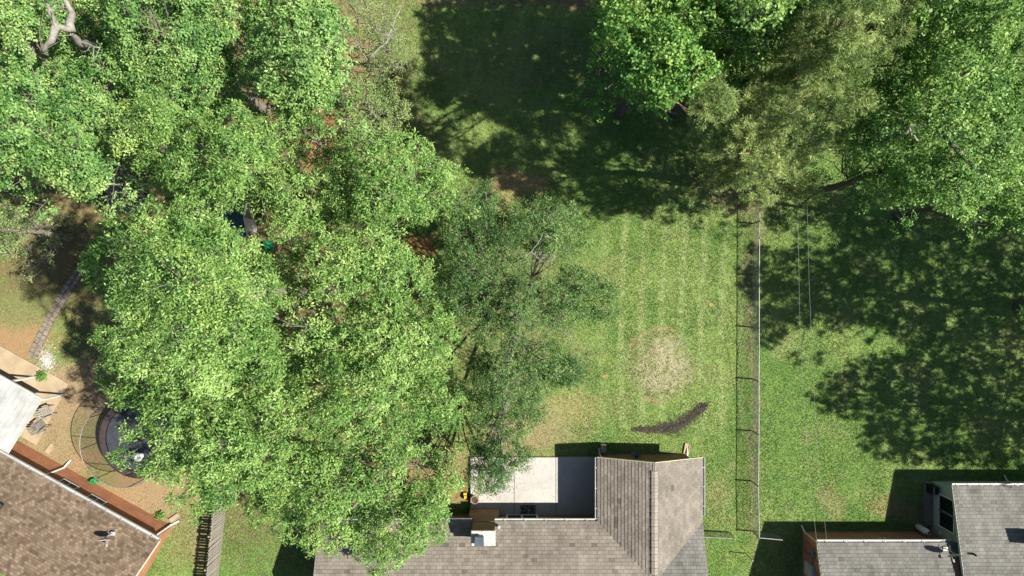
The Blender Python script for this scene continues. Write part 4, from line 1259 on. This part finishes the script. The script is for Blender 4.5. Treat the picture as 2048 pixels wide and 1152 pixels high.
def tree(name, label, kind, polys, zt, ze, cover=1.0, dens=1.0, shadow_map=False, group=None, low=1.0, leafscale=1.0, base=None, limbs=True, holes=(), lobe_k=1.0, bark_=None, hvar=4.6):
    """polys: crown outlines as the photo shows them (px). Every bough gets its own height, so the crown is a real dome;
    shadow_map: the outline is that of the shadow on the ground, the crown stands up-sun of it."""
    K = KINDS[kind]
    lobes = []
    for ip, poly in enumerate(polys):
        xs = [p[0] for p in poly]; ysq = [p[1] for p in poly]
        area = 0.5 * abs(sum(poly[i][0] * poly[(i + 1) % len(poly)][1] - poly[(i + 1) % len(poly)][0] * poly[i][1] for i in range(len(poly))))
        zz_t = zt if not isinstance(zt, (list, tuple)) else zt[ip]; zz_e = ze if not isinstance(ze, (list, tuple)) else ze[ip]
        sc = S * (1 if shadow_map else 1 / (1 - zz_t / H))
        gx_, gy_ = np.meshgrid(np.linspace(min(xs), max(xs), 30), np.linspace(min(ysq), max(ysq), 30))
        dm_ = polydist(gx_, gy_, poly); dm_[~inpoly(gx_, gy_, poly)] = 0
        dmax = dm_.max()
        rm = 0.5 * (K['lobe'][0] + K['lobe'][1]) * lobe_k
        want = int(1.4 * cover * area / (sc * sc) / (1.3 * rm * rm)) + 2
        tries = 0; got = []
        sx_ = rng.uniform(min(xs), max(xs), want * 60); sy_ = rng.uniform(min(ysq), max(ysq), want * 60)
        ok_ = inpoly(sx_, sy_, poly); sx_, sy_ = sx_[ok_], sy_[ok_]; sd_ = polydist(sx_, sy_, poly)
        for x, y, dd in zip(sx_.tolist(), sy_.tolist(), sd_.tolist()):
            if len(got) >= want: break
            r = random.uniform(*K['lobe']) * lobe_k
            r = min(r, max(0.32, dd / sc / 0.8))
            if dd / sc < 0.22: continue
            if any(math.hypot(x - hx, y - hy) < hr_ + r * sc * 0.7 for hx, hy, hr_ in holes): continue
            if any(math.hypot(x - q[0], y - q[1]) < 0.62 * sc * (r + q[2]) * (0.78 if kind == 'pine' else 0.85 if kind == 'willow' else 0.77) for q in got): continue
            k = min(1, dd / max(dmax, 1e-6))
            wx_ = (x + 14 * math.sin(y / 37)) / sc; wy_ = (y + 14 * math.sin(x / 41)) / sc
            step_ = float(sstep(0.40, 0.57, 0.75 * vnoise(np.array([wx_]), np.array([wy_]), 0.55, 3)[0] + 0.25 * vnoise(np.array([wx_]), np.array([wy_]), 1.5, 9)[0]))
            z = zz_e + (zz_t - zz_e) * k ** 0.6 + random.gauss(0, 0.3) + hvar * (step_ - 0.55)   # boughs stand in storeys, the upper ones shade the lower
            got.append((x, y, r, z))
        for x, y, r, z in got:
            w_ = (P(x, y) - Vector((SHX, SHY, 0)) * z + Z * z) if shadow_map else P(x, y, z)
            lobes.append((w_, r, 1.0))
            if low and random.random() < low:       # inner boughs under the top ones
                z2 = z - random.uniform(1.5, 4.2)
                lobes.append((Vector((w_.x + random.gauss(0, 0.5), w_.y + random.gauss(0, 0.5), z2)), r * 1.0, 0.36))
    cx = sum(l[0].x for l in lobes) / len(lobes); cy = sum(l[0].y for l in lobes) / len(lobes)
    b0 = Vector((cx, cy, 0)) if base is None else Vector(base)
    e_ = empty(name, b0, label, 'tree', group)
    topz = max(l[0].z for l in lobes)
    # trunk and boughs
    mb = MB()
    lean = Vector((cx, cy, 0)) - b0
    tr_r = 0.10 + 0.011 * topz
    tp = [b0 + lean * (k / 6 * 0.7) + Vector((random.gauss(0, 0.05), random.gauss(0, 0.05), topz * 0.72 * k / 6)) for k in range(7)]
    mb.tube([b0 - Z * 0.1, b0 + Z * 0.15] + tp[1:], [tr_r * 1.5, tr_r * 1.15] + [tr_r * (1 - 0.72 * k / 6) for k in range(1, 7)], 9)
    # main limbs fork off the trunk, each feeds the boughs of one sector of the crown
    LW = np.array([list(l[0]) for l in lobes]); kn = max(3, min(9, len(lobes) // 8))
    cen = LW[rng.choice(len(LW), kn, replace=len(LW) < kn)]
    for it in range(8):
        own = np.argmin(((LW[:, None] - cen[None]) ** 2).sum(2), 1)
        for q in range(kn):
            if (own == q).any(): cen[q] = LW[own == q].mean(0)
    def curve(s0, m1, w_, n_, jit=0.05):
        o_ = []
        for q in range(n_):
            t_ = q / (n_ - 1); o_.append(s0 * (1 - t_) ** 2 + m1 * (2 * t_ * (1 - t_)) + w_ * t_ * t_ + (Vector((random.gauss(0, jit), random.gauss(0, jit), random.gauss(0, jit))) if 0 < q < n_ - 1 else Vector()))
        return o_
    for q in range(kn):
        mem = [lobes[i_] for i_ in range(len(lobes)) if own[i_] == q]
        if not mem: continue
        e1 = Vector(cen[q]) - Z * random.uniform(0.9, 1.5)
        hd = math.hypot(e1.x - b0.x, e1.y - b0.y)
        z0 = max(topz * 0.22, min(topz * 0.6, e1.z - 0.6 - hd * 0.7)); kk = z0 / (topz * 0.72); j = min(5, int(kk * 6)); s0 = tp[j].lerp(tp[j + 1], min(1, kk * 6 - j))
        m1 = s0.lerp(e1, 0.45) + Vector((random.gauss(0, 0.3), random.gauss(0, 0.3), 0.1 * hd))
        L_ = (e1 - s0).length; r0 = min(0.12, 0.03 + 0.011 * L_)
        main = curve(s0, m1, e1, 8, 0.08)
        mb.tube(main, [r0 * (1 - 0.6 * k / 7) for k in range(8)], 6, False)
        for w_, r, dn in mem:
            f0 = main[random.choice((4, 5, 6, 7))]
            m1 = f0.lerp(w_, 0.5) + Vector((random.gauss(0, 0.2), random.gauss(0, 0.2), random.gauss(-0.1, 0.15)))
            sub = curve(f0, m1, w_ - Z * r * 0.2, 5, 0.05)
            mb.tube(sub, [r0 * 0.36 * (1 - 0.65 * k / 4) + 0.004 for k in range(5)], 5, False)
            for t2 in range(4):
                a = random.uniform(0, 6.28); dv_ = Vector((math.cos(a), math.sin(a), random.uniform(-0.1, 0.6))) * r
                mb.tube([sub[-1], w_ + dv_ * 0.5 + Vector((0, 0, random.gauss(0, 0.06))), w_ + dv_ * 0.95], [0.014, 0.009, 0.004], 4, False)
    mb.build('trunk', bark_ or K['bark'], e_, smooth=True)
    # leaf clusters over every bough
    CC = []; AA = []; RR = []
    for w_, r, dn in lobes:
        n_ = max(6, int(K['dens'] * dens * dn * 2 * math.pi * r * r * 0.62))
        u = rng.normal(size=(n_, 3)); u[:, 2] = np.abs(u[:, 2]) * 0.9 - 0.25
        u /= np.linalg.norm(u, axis=1)[:, None]
        # pointed, uneven boughs
        ph = rng.uniform(0, 6.28, 3); az = np.arctan2(u[:, 1], u[:, 0])
        wob = 1 + 0.22 * np.sin(3 * az + ph[0]) + 0.16 * np.sin(5 * az + ph[1]) * (1 - np.abs(u[:, 2]))
        rad = r * wob * rng.uniform(0.55, 1.06, n_) ** 0.7
        c_ = np.array(w_) + u * rad[:, None] * np.array((1, 1, 0.75))
        ax = u * 0.75 + np.array((0, 0, 0.75)) + rng.normal(size=(n_, 3)) * 0.28
        ax /= np.linalg.norm(ax, axis=1)[:, None]
        CC.append(c_); AA.append(ax); RR.append(np.clip(rng.normal(0.5, 0.13) + rng.normal(size=n_) * 0.15, 0.02, 0.98))
    C_ = np.concatenate(CC); A2 = np.concatenate(AA); R2 = np.concatenate(RR)
    pine = kind == 'pine'
    leaf_mesh('crown', C_, A2, K['nl'], K['L'] * leafscale, K['W'] * leafscale, K['leaf'], e_, droop=K['droop'], rnd0=R2, cr=0.035 if pine else 0.07, spread=0.9 if pine else 1.0, fold=0.0 if pine else 0.25)
    return e_


GL = 'oak and gum trees of the wooded left side'
tree('gum_tree', 'large green tree filling the top left corner round pale bare limbs', 'gum', [[(-70, -50), (60, -50), (60, 40), (80, 130), (190, 110), (215, 130), (235, 250), (225, 330), (190, 400), (120, 375), (60, 330), (0, 385), (-70, 390)]], 15, 10.5, cover=1.2, group=GL, holes=[(112, 48, 38), (160, 80, 20), (58, 372, 26), (264, 384, 42)])
tree('gum_tree', 'green tree at the top edge right of the pale bare limbs', 'gum', [[(190, -50), (480, -50), (470, 120), (490, 200), (400, 250), (300, 240), (235, 190), (215, 90)]], 14, 10, cover=1.2, group=GL, holes=[(316, 66, 24)])
tree('oak_tree', 'green tree at the top edge beside the red soil', 'gum', [[(470, -50), (665, -50), (672, 60), (690, 160), (640, 215), (560, 200), (495, 180)]], 12.5, 9, cover=1.2, group=GL, bark_='bark_grey')
tree('oak_tree', 'bright oak crown just right of the garden cart', 'oak', [[(240, 200), (330, 190), (480, 200), (545, 260), (565, 340), (540, 395), (480, 400), (420, 400), (330, 400), (300, 365), (280, 360), (225, 330)]], 14, 10, cover=1.2, group=GL, holes=[(470, 425, 8), (264, 384, 44)])
tree('oak_tree', 'bright oak crown above the teal playhouse reaching the sunny lawn edge', 'oak', [[(600, 290), (740, 270), (850, 280), (905, 350), (900, 420), (850, 450), (760, 440), (680, 445), (590, 450), (540, 420), (560, 340)], [(545, 215), (650, 215), (640, 280), (570, 300)]], [12.5, 10], [9, 8.5], cover=1.2, group=GL, holes=[(645, 275, 22)])
tree('gum_tree', 'low gum tree added to darken the gap under the pale bare limbs', 'gum', [[(20, -50), (330, -50), (340, 110), (210, 140), (40, 140)]], 7.5, 6, group=GL, low=0.3)  # added filler: its leaves hide sunlit ground so the gap reads as shade
tree('small_tree', 'pale yellow green young tree at the edge of the shaded back lawn', 'pale', [[(680, 150), (800, 165), (825, 225), (800, 275), (735, 300), (670, 270)]], 8, 5.5, group=GL, dens=1.2)
tree('oak_tree', 'bright oak crown between the stone path and the teal playhouse', 'oak', [[(172, 470), (230, 410), (330, 400), (400, 420), (470, 465), (540, 500), (600, 540), (590, 630), (540, 645), (480, 640), (330, 650), (240, 640), (185, 560)]], 15, 12, group=GL, holes=[(264, 384, 44)])
tree('oak_tree', 'bright oak crown beside the orange soil spot', 'oak', [[(520, 420), (560, 425), (700, 430), (810, 450), (810, 510), (885, 520), (850, 580), (780, 590), (700, 600), (640, 600), (590, 560)]], 13.5, 10, group=GL, holes=[(840, 492, 24)])
tree('oak_tree', 'large bright oak crown overhanging the trampoline', 'oak', [[(180, 650), (400, 640), (560, 660), (600, 740), (590, 850), (560, 960), (470, 1000), (400, 1050), (335, 1010), (315, 950), (235, 955), (217, 900), (222, 865), (295, 835), (225, 805), (185, 740)]], 14, 8.5, group=GL, holes=[(276, 914, 5), (318, 886, 4)])
tree('oak_tree', 'bright oak crown in the middle of the wood behind the patio', 'oak', [[(585, 650), (700, 600), (800, 595), (915, 615), (905, 690), (900, 720), (935, 790), (920, 860), (800, 880), (700, 885), (605, 870)]], 12.5, 9, group=GL, cover=0.95)
tree('oak_tree', 'green oak spreading over the left end of the tan roof', 'oak', [[(560, 900), (700, 885), (850, 880), (925, 950), (920, 1020), (885, 1045), (895, 1080), (810, 1110), (790, 1148), (720, 1138), (700, 1090), (640, 1125), (590, 1090), (500, 1040), (480, 1000)]], 9.5, 6.5, group=GL, cover=0.85, holes=[(735, 925, 10), (850, 950, 22)])
tree('willow_oak', 'sparse dark green tree over the sunny lawn with branch above the patio', 'willow', [[(890, 400), (980, 355), (1010, 400), (1140, 395), (1195, 480), (1160, 515), (1060, 500), (1230, 560), (1235, 630), (1150, 650), (1030, 660), (1175, 700), (1175, 770), (1090, 790), (1095, 840), (1050, 875), (940, 860), (920, 780), (960, 700), (860, 580), (890, 470)], [(940, 870), (1020, 870), (1063, 900), (1060, 935), (1020, 950), (1010, 985), (950, 990), (935, 930)]], [8.5, 5.5], [6, 4.6], cover=0.85, dens=1.0, low=0.3, hvar=1.6, holes=[(1085, 532, 26), (1160, 682, 30), (1060, 684, 12)])
tree('small_tree', 'pale green small tree at the left edge beside the shaded clearing', 'pale', [[(-70, 385), (25, 390), (62, 450), (20, 520), (-70, 540)]], 7, 5)
tree('bare_tree', 'thin tree with pale bare twigs over red soil at the top', 'pale', [[(650, -50), (760, -50), (800, 40), (830, 100), (790, 150), (700, 135), (685, 60)]], 7.5, 5.5, cover=1.5, dens=0.9, low=0.7, leafscale=0.8, hvar=1.5)
tree('oak_tree', 'tallest bright oak crown, added beside the stone path to shade the clearing', 'oak', [[(45, 475), (160, 470), (178, 560), (110, 625), (50, 600)]], 20.5, 19, shadow_map=True, group=GL, leafscale=0.72, dens=1.1, cover=0.75)  # extra crown added and outlined so its shade covers the left clearing
GR = 'trees of the wooded right side'
tree('maple_tree', 'vivid green maple at the top beside the shaded back lawn', 'maple', [[(1240, -50), (1460, -50), (1468, 60), (1460, 140), (1395, 170), (1370, 205), (1310, 210), (1260, 165), (1215, 100), (1208, 70)]], 14.5, 10.5, group=GR)
tree('broadleaf_tree', 'dark green tree at the top edge between maple and pines', 'deep', [[(1450, -50), (1610, -50), (1570, 60), (1530, 120), (1470, 125)]], 15.5, 13.5, group=GR)
tree('pine_tree', 'olive yellow pine standing over the end of the chain link fence', 'pine', [[(1380, 155), (1440, 150), (1480, 190), (1560, 130), (1650, 120), (1740, 180), (1752, 225), (1690, 260), (1690, 310), (1600, 335), (1540, 375), (1490, 350), (1430, 310), (1380, 240)], [(1400, 300), (1480, 330), (1560, 370), (1640, 350), (1650, 390), (1520, 410), (1430, 380)]], [15.5, 9.5], [11.5, 8], cover=1.5, dens=0.9, group=GR, base=(11.2, 6.4, 0), low=0.8, hvar=2.2)
tree('pine_tree', 'olive yellow pine at the top edge with bark showing', 'pine', [[(1570, 60), (1640, -20), (1700, -50), (1850, -50), (1840, 60), (1760, 130), (1700, 170), (1620, 150), (1560, 120)]], 17, 13, cover=1.5, group=GR, holes=[(1655, 62, 14)], low=0.8, hvar=2.2)
tree('broadleaf_tree', 'tall deep green tree filling the top right corner', 'deep', [[(1850, -50), (2110, -50), (2110, 300), (2000, 350), (1940, 290), (1850, 220), (1750, 245), (1700, 190), (1760, 150), (1840, 80)]], 18, 13, group=GR)
tree('broadleaf_tree', 'green tree with pale bare twigs above the right lawn', 'deep', [[(1690, 340), (1690, 270), (1760, 225), (1850, 215), (1940, 290), (2000, 340), (2000, 425), (1930, 432), (1840, 412), (1780, 378), (1720, 362)]], 12, 8.5, group=GR)
tree('broadleaf_tree', 'deep green tree cut by the right edge below the corner tree', 'deep', [[(2000, 340), (2110, 290), (2110, 470), (2040, 470), (1990, 440)]], 11, 8, group=GR)
# trees standing past the right edge whose shade lies on the right lawn
GO = 'trees past the right edge that shade the right lawn'
LO = 'tree past the right edge of the photo shading the right lawn'
tree('broadleaf_tree', LO, 'deep', [[(1472, 560), (1500, 480), (1560, 500), (1650, 470), (1780, 470), (1850, 520), (1830, 600), (1760, 640), (1700, 660), (1600, 650), (1540, 700), (1500, 680), (1520, 620)]], 14.5, 12.5, cover=0.9, shadow_map=True, group=GO, dens=0.36, leafscale=1.5, low=0.35, hvar=2.0)
tree('broadleaf_tree', LO, 'deep', [[(1620, 400), (1700, 365), (2060, 380), (2060, 520), (1850, 540), (1700, 480)]], 14.5, 12, cover=1.0, shadow_map=True, group=GO, dens=0.36, leafscale=1.5, low=0.35, hvar=2.0)
tree('broadleaf_tree', LO, 'deep', [[(1850, 540), (2060, 520), (2060, 710), (1900, 705), (1800, 690), (1770, 640)]], 13.5, 11, cover=1.0, shadow_map=True, group=GO, dens=0.36, leafscale=1.5, low=0.35, hvar=2.0)
tree('broadleaf_tree', LO, 'deep', [[(1615, 790), (1680, 740), (1800, 690), (1950, 700), (2060, 720), (2060, 950), (1950, 930), (1800, 930), (1710, 910), (1740, 850), (1650, 820)]], 13.5, 12, cover=0.8, shadow_map=True, group=GO, dens=0.36, leafscale=1.5, low=0.35, hvar=2.0)
tree('broadleaf_tree', LO, 'deep', [[(1960, 960), (2060, 940), (2100, 1040), (2020, 1045)]], 13, 11.5, cover=0.7, shadow_map=True, group=GO, dens=0.36, leafscale=1.5, low=0.35, hvar=2.0)


tree('broadleaf_tree', 'dark green understorey tree half hidden beneath the two pines', 'deep', [[(1180, 70), (1330, 50), (1400, 120), (1400, 260), (1330, 330), (1230, 300), (1170, 200)]], 10.5, 8.5, shadow_map=True, group=GR)
tree('broadleaf_tree', 'tree just past the top edge of the photo shading the back lawn', 'deep', [[(830, 20), (920, -15), (1100, -15), (1260, -25), (1260, 110), (1130, 190), (1000, 190), (870, 190)]], 15.5, 14, shadow_map=True, cover=1.0, dens=0.45, leafscale=1.6)

# pale bare limbs in the top left crown, and bare twigs over the right trees
def dead_limbs(name, label, root, segs, rad, twigs=4):
    e_ = empty(name, root, label, 'branch')
    for sgm in segs:
        pts_ = [P(*p) for p in sgm]
        out = []
        for i in range(len(pts_) - 1):
            for k in range(4): out.append(pts_[i].lerp(pts_[i + 1], k / 4) + Vector((random.gauss(0, 0.03), random.gauss(0, 0.03), random.gauss(0, 0.03))))
        out.append(pts_[-1])
        n = len(out); r0 = rad * (1.0 if len(sgm) > 2 else 0.35)
        m2 = MB(); m2.tube(out, [r0 * (1 - 0.7 * k / n) for k in range(n)], 7, True); m2.build('limb', 'dead_wood', e_, smooth=True)
        for q in range(twigs):
            p0 = random.choice(out[n // 3:]); a = random.uniform(0, 6.28); l_ = random.uniform(0.3, 0.9)
            d = Vector((math.cos(a), math.sin(a), random.uniform(-0.1, 0.5))) * l_
            m2 = MB(); m2.tube([p0, p0 + d * 0.5 + Vector((random.gauss(0, 0.06), random.gauss(0, 0.06), 0.05)), p0 + d], [0.022, 0.013, 0.006], 5, False); m2.build('twig', 'dead_wood', e_)
    return e_


dead_limbs('dead_branch', 'pale leafless forked limbs in a dark gap of the top left crown', P(150, 100, 9),
           [[(185, 92, 10), (160, 85, 12), (140, 60, 13), (112, 52, 13.5), (102, 20, 14), (92, 8, 14)], [(112, 52, 13.5), (104, 80, 13.6), (84, 104, 13.2)], [(140, 60, 13), (145, 20, 12.4), (120, -10, 12.8)], [(160, 85, 12), (200, 95, 12.5)]], 0.17)
dead_limbs('dead_branch', 'grey leafless twigs at the top of the right hand tree', P(1830, 275, 10), [[(1835, 282, 11), (1820, 262, 12.6), (1815, 245, 13)], [(1820, 262, 12.6), (1790, 275, 12.8), (1772, 285, 12.7)], [(1820, 262, 12.6), (1812, 235, 13.2)]], 0.05)
dead_limbs('dead_branch', 'grey leafless twigs low on the right hand tree crown', P(1900, 385, 9), [[(1905, 392, 10), (1890, 370, 11.6), (1872, 350, 12)], [(1890, 370, 11.6), (1895, 395, 11.8), (1890, 400, 11.8)], [(1890, 370, 11.6), (1868, 362, 12)]], 0.05)
# limbs showing in the thin tree and the sparse oak
dead_limbs('dead_branch', 'pale bare curving branch over the red soil at the top', P(700, 60, 5), [[(668, 40, 6), (690, 50, 7.4), (715, 90, 7.8), (735, 120, 7.8)], [(735, 118, 7.6), (770, 85, 8), (800, 20, 8.3)], [(770, 85, 8), (790, 60, 8.2)]], 0.06)
dead_limbs('dead_branch', 'pale bare branch tips in the sparse tree over the sunny lawn', P(1030, 525, 6), [[(1025, 527, 7), (1050, 515, 8.6), (1075, 490, 8.9), (1086, 465, 9)], [(1080, 514, 8.4), (1118, 511, 8.8)], [(1115, 622, 8.3), (1145, 625, 8.6)], [(1112, 670, 8.2), (1147, 673, 8.4)]], 0.03, 1)

# low shrubs
def shrub(px, py, r, mat, label, L=0.12, W=0.07, n=60):
    q = P(px, py); e_ = empty('shrub', q, label, 'shrub')
    m2 = MB()
    for k in range(6):
        a = random.uniform(0, 6.28); m2.tube([q, q + Vector((math.cos(a) * r * 0.3, math.sin(a) * r * 0.3, r * 0.6)), q + Vector((math.cos(a) * r * 0.8, math.sin(a) * r * 0.8, r * 1.1))], [0.018, 0.012, 0.005], 5, False)
    m2.build('stem', 'bark_dark', e_)
    u = rng.normal(size=(n, 3)); u[:, 2] = np.abs(u[:, 2]); u /= np.linalg.norm(u, axis=1)[:, None]
    c_ = np.array(q) + u * r * rng.uniform(0.4, 1, (n, 1)) + np.array((0, 0, r * 0.35))
    ax = u + np.array((0, 0, 0.5)); ax /= np.linalg.norm(ax, axis=1)[:, None]
    leaf_mesh('foliage', c_, ax, 9, L, W, mat, e_)


shrub(88, 751, 0.28, 'leaf_deep', 'small green shrub at the corner of the tan slab by the gravel', n=50)
shrub(322, 1030, 0.2, 'leaf_deep', 'tiny dark plant at the foot of the orange brick wall', n=30)

fl = MB()
for i in range(1200):
    px_, py_ = random.choice(((random.gauss(960, 40), random.uniform(915, 1000)), (random.gauss(1050, 150), random.gauss(780, 120)), (random.uniform(100, 340), random.uniform(760, 1020)), (random.uniform(850, 1500), random.uniform(30, 900))))
    c = P(px_, py_); zz_ = 0.215 if (-2.4 < c.x < 5.0 and -13.2 < c.y < -9.95) else 0.05
    if (c.x > 5 and c.y < -9.7 and c.x < 10.6) or (c.y < -13.2 and c.x > -11) or (c.x < 0 and (c - WB).dot(Nn) < 0.05): continue
    if (c - Vector((TC.x, TC.y, 0))).length < 2.6: continue
    a = random.uniform(0, 6.28); q = random.uniform(0.025, 0.055); d = Vector((math.cos(a), math.sin(a), random.uniform(-0.2, 0.2))); e2 = Vector((-d.y, d.x, 0.1)) * 0.5
    c = c + Z * zz_; fl.face([c - d * q, c - e2 * q, c + d * q, c + e2 * q])
tag(fl.build('fallen_leaves', 'litter'), 'dry brown leaves scattered over the lawn, clay and patio', 'leaves', kind='stuff')

# ------------------------------------------------------------------ grass: short blades over the turf
NB = 430000
bx = rng.uniform(-31, 31, NB * 2); by = rng.uniform(-18, 18, NB * 2)
foot = [[(-10.4, -21), (-10.4, -13.2), (-2.46, -13.2), (-2.46, -9.9), (4.9, -9.9), (4.9, -9.74), (10.3, -9.74), (10.3, -21)],
        [(17.0, -22), (17.0, -14.2), (24.2, -14.2), (24.2, -11.3), (33, -11.3), (33, -22)],
        [(p.x, p.y) for p in (WB, A_, A_ - Nn * 9, C_)], [(p.x, p.y) for p in pl]]
keep = np.ones(len(bx), bool)
for f_ in foot: keep &= ~inpoly(bx, by, f_)
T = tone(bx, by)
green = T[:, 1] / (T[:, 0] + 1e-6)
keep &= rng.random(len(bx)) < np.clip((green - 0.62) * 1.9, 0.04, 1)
pxg = bx * S + 1024; pyg = 576 - by * S
keep &= rng.random(len(bx)) < np.where((pxg < 760) & (pyg > 40) & (pyg < 1000) & (pxg > 200), 0.15, 1.0)
for a, b_ in zip(cl, cl[1:]):
    keep &= polydist(pxg, pyg, [a, b_]) > 11
for a, b_ in zip(MULCH_PATH, MULCH_PATH[1:]):
    keep &= (polydist(pxg, pyg, [a[:2], b_[:2]]) > (a[2] + b_[2]) / 6) | (rng.random(len(bx)) < 0.3)
ii = np.nonzero(keep)[0][:NB]
bx, by, T = bx[ii], by[ii], T[ii]; n = len(bx)
th = rng.uniform(0, 2 * np.pi, n); ln = rng.uniform(0.04, 0.11, n); wd = rng.uniform(0.014, 0.034, n); hz = rng.uniform(0.02, 0.06, n)
dx, dy = np.cos(th), np.sin(th)
z0 = 0.0 * bx - 0.015
v0 = np.stack([bx - dy * wd, by + dx * wd, z0], 1); v1 = np.stack([bx + dy * wd, by - dx * wd, z0], 1)
v2 = np.stack([bx + dx * ln, by + dy * ln, z0 + hz + 0.02], 1)
co = np.stack([v0, v1, v2], 1).reshape(-1, 3)
vr = np.clip(rng.normal(1.0, 0.15, n), 0.45, 1.7)[:, None]
hue = rng.normal(0, 0.10, n)
tc = T * vr * np.stack([1 + hue, 1 + 0 * hue, 1 - hue], 1)
tan = rng.random(n) < 0.07
tc[tan] = np.array((0.33, 0.28, 0.16)) * vr[tan]
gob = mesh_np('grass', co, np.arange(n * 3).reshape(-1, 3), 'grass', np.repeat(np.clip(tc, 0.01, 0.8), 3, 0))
tag(gob, 'short mown grass of the lawns', 'grass', kind='stuff')
print('OBJECTS', len(bpy.data.objects), 'TRIS', sum(sum(len(p.vertices) - 2 for p in m_.polygons) if len(m_.polygons) < 20000 else len(m_.loops) - 2 * len(m_.polygons) for m_ in bpy.data.meshes))
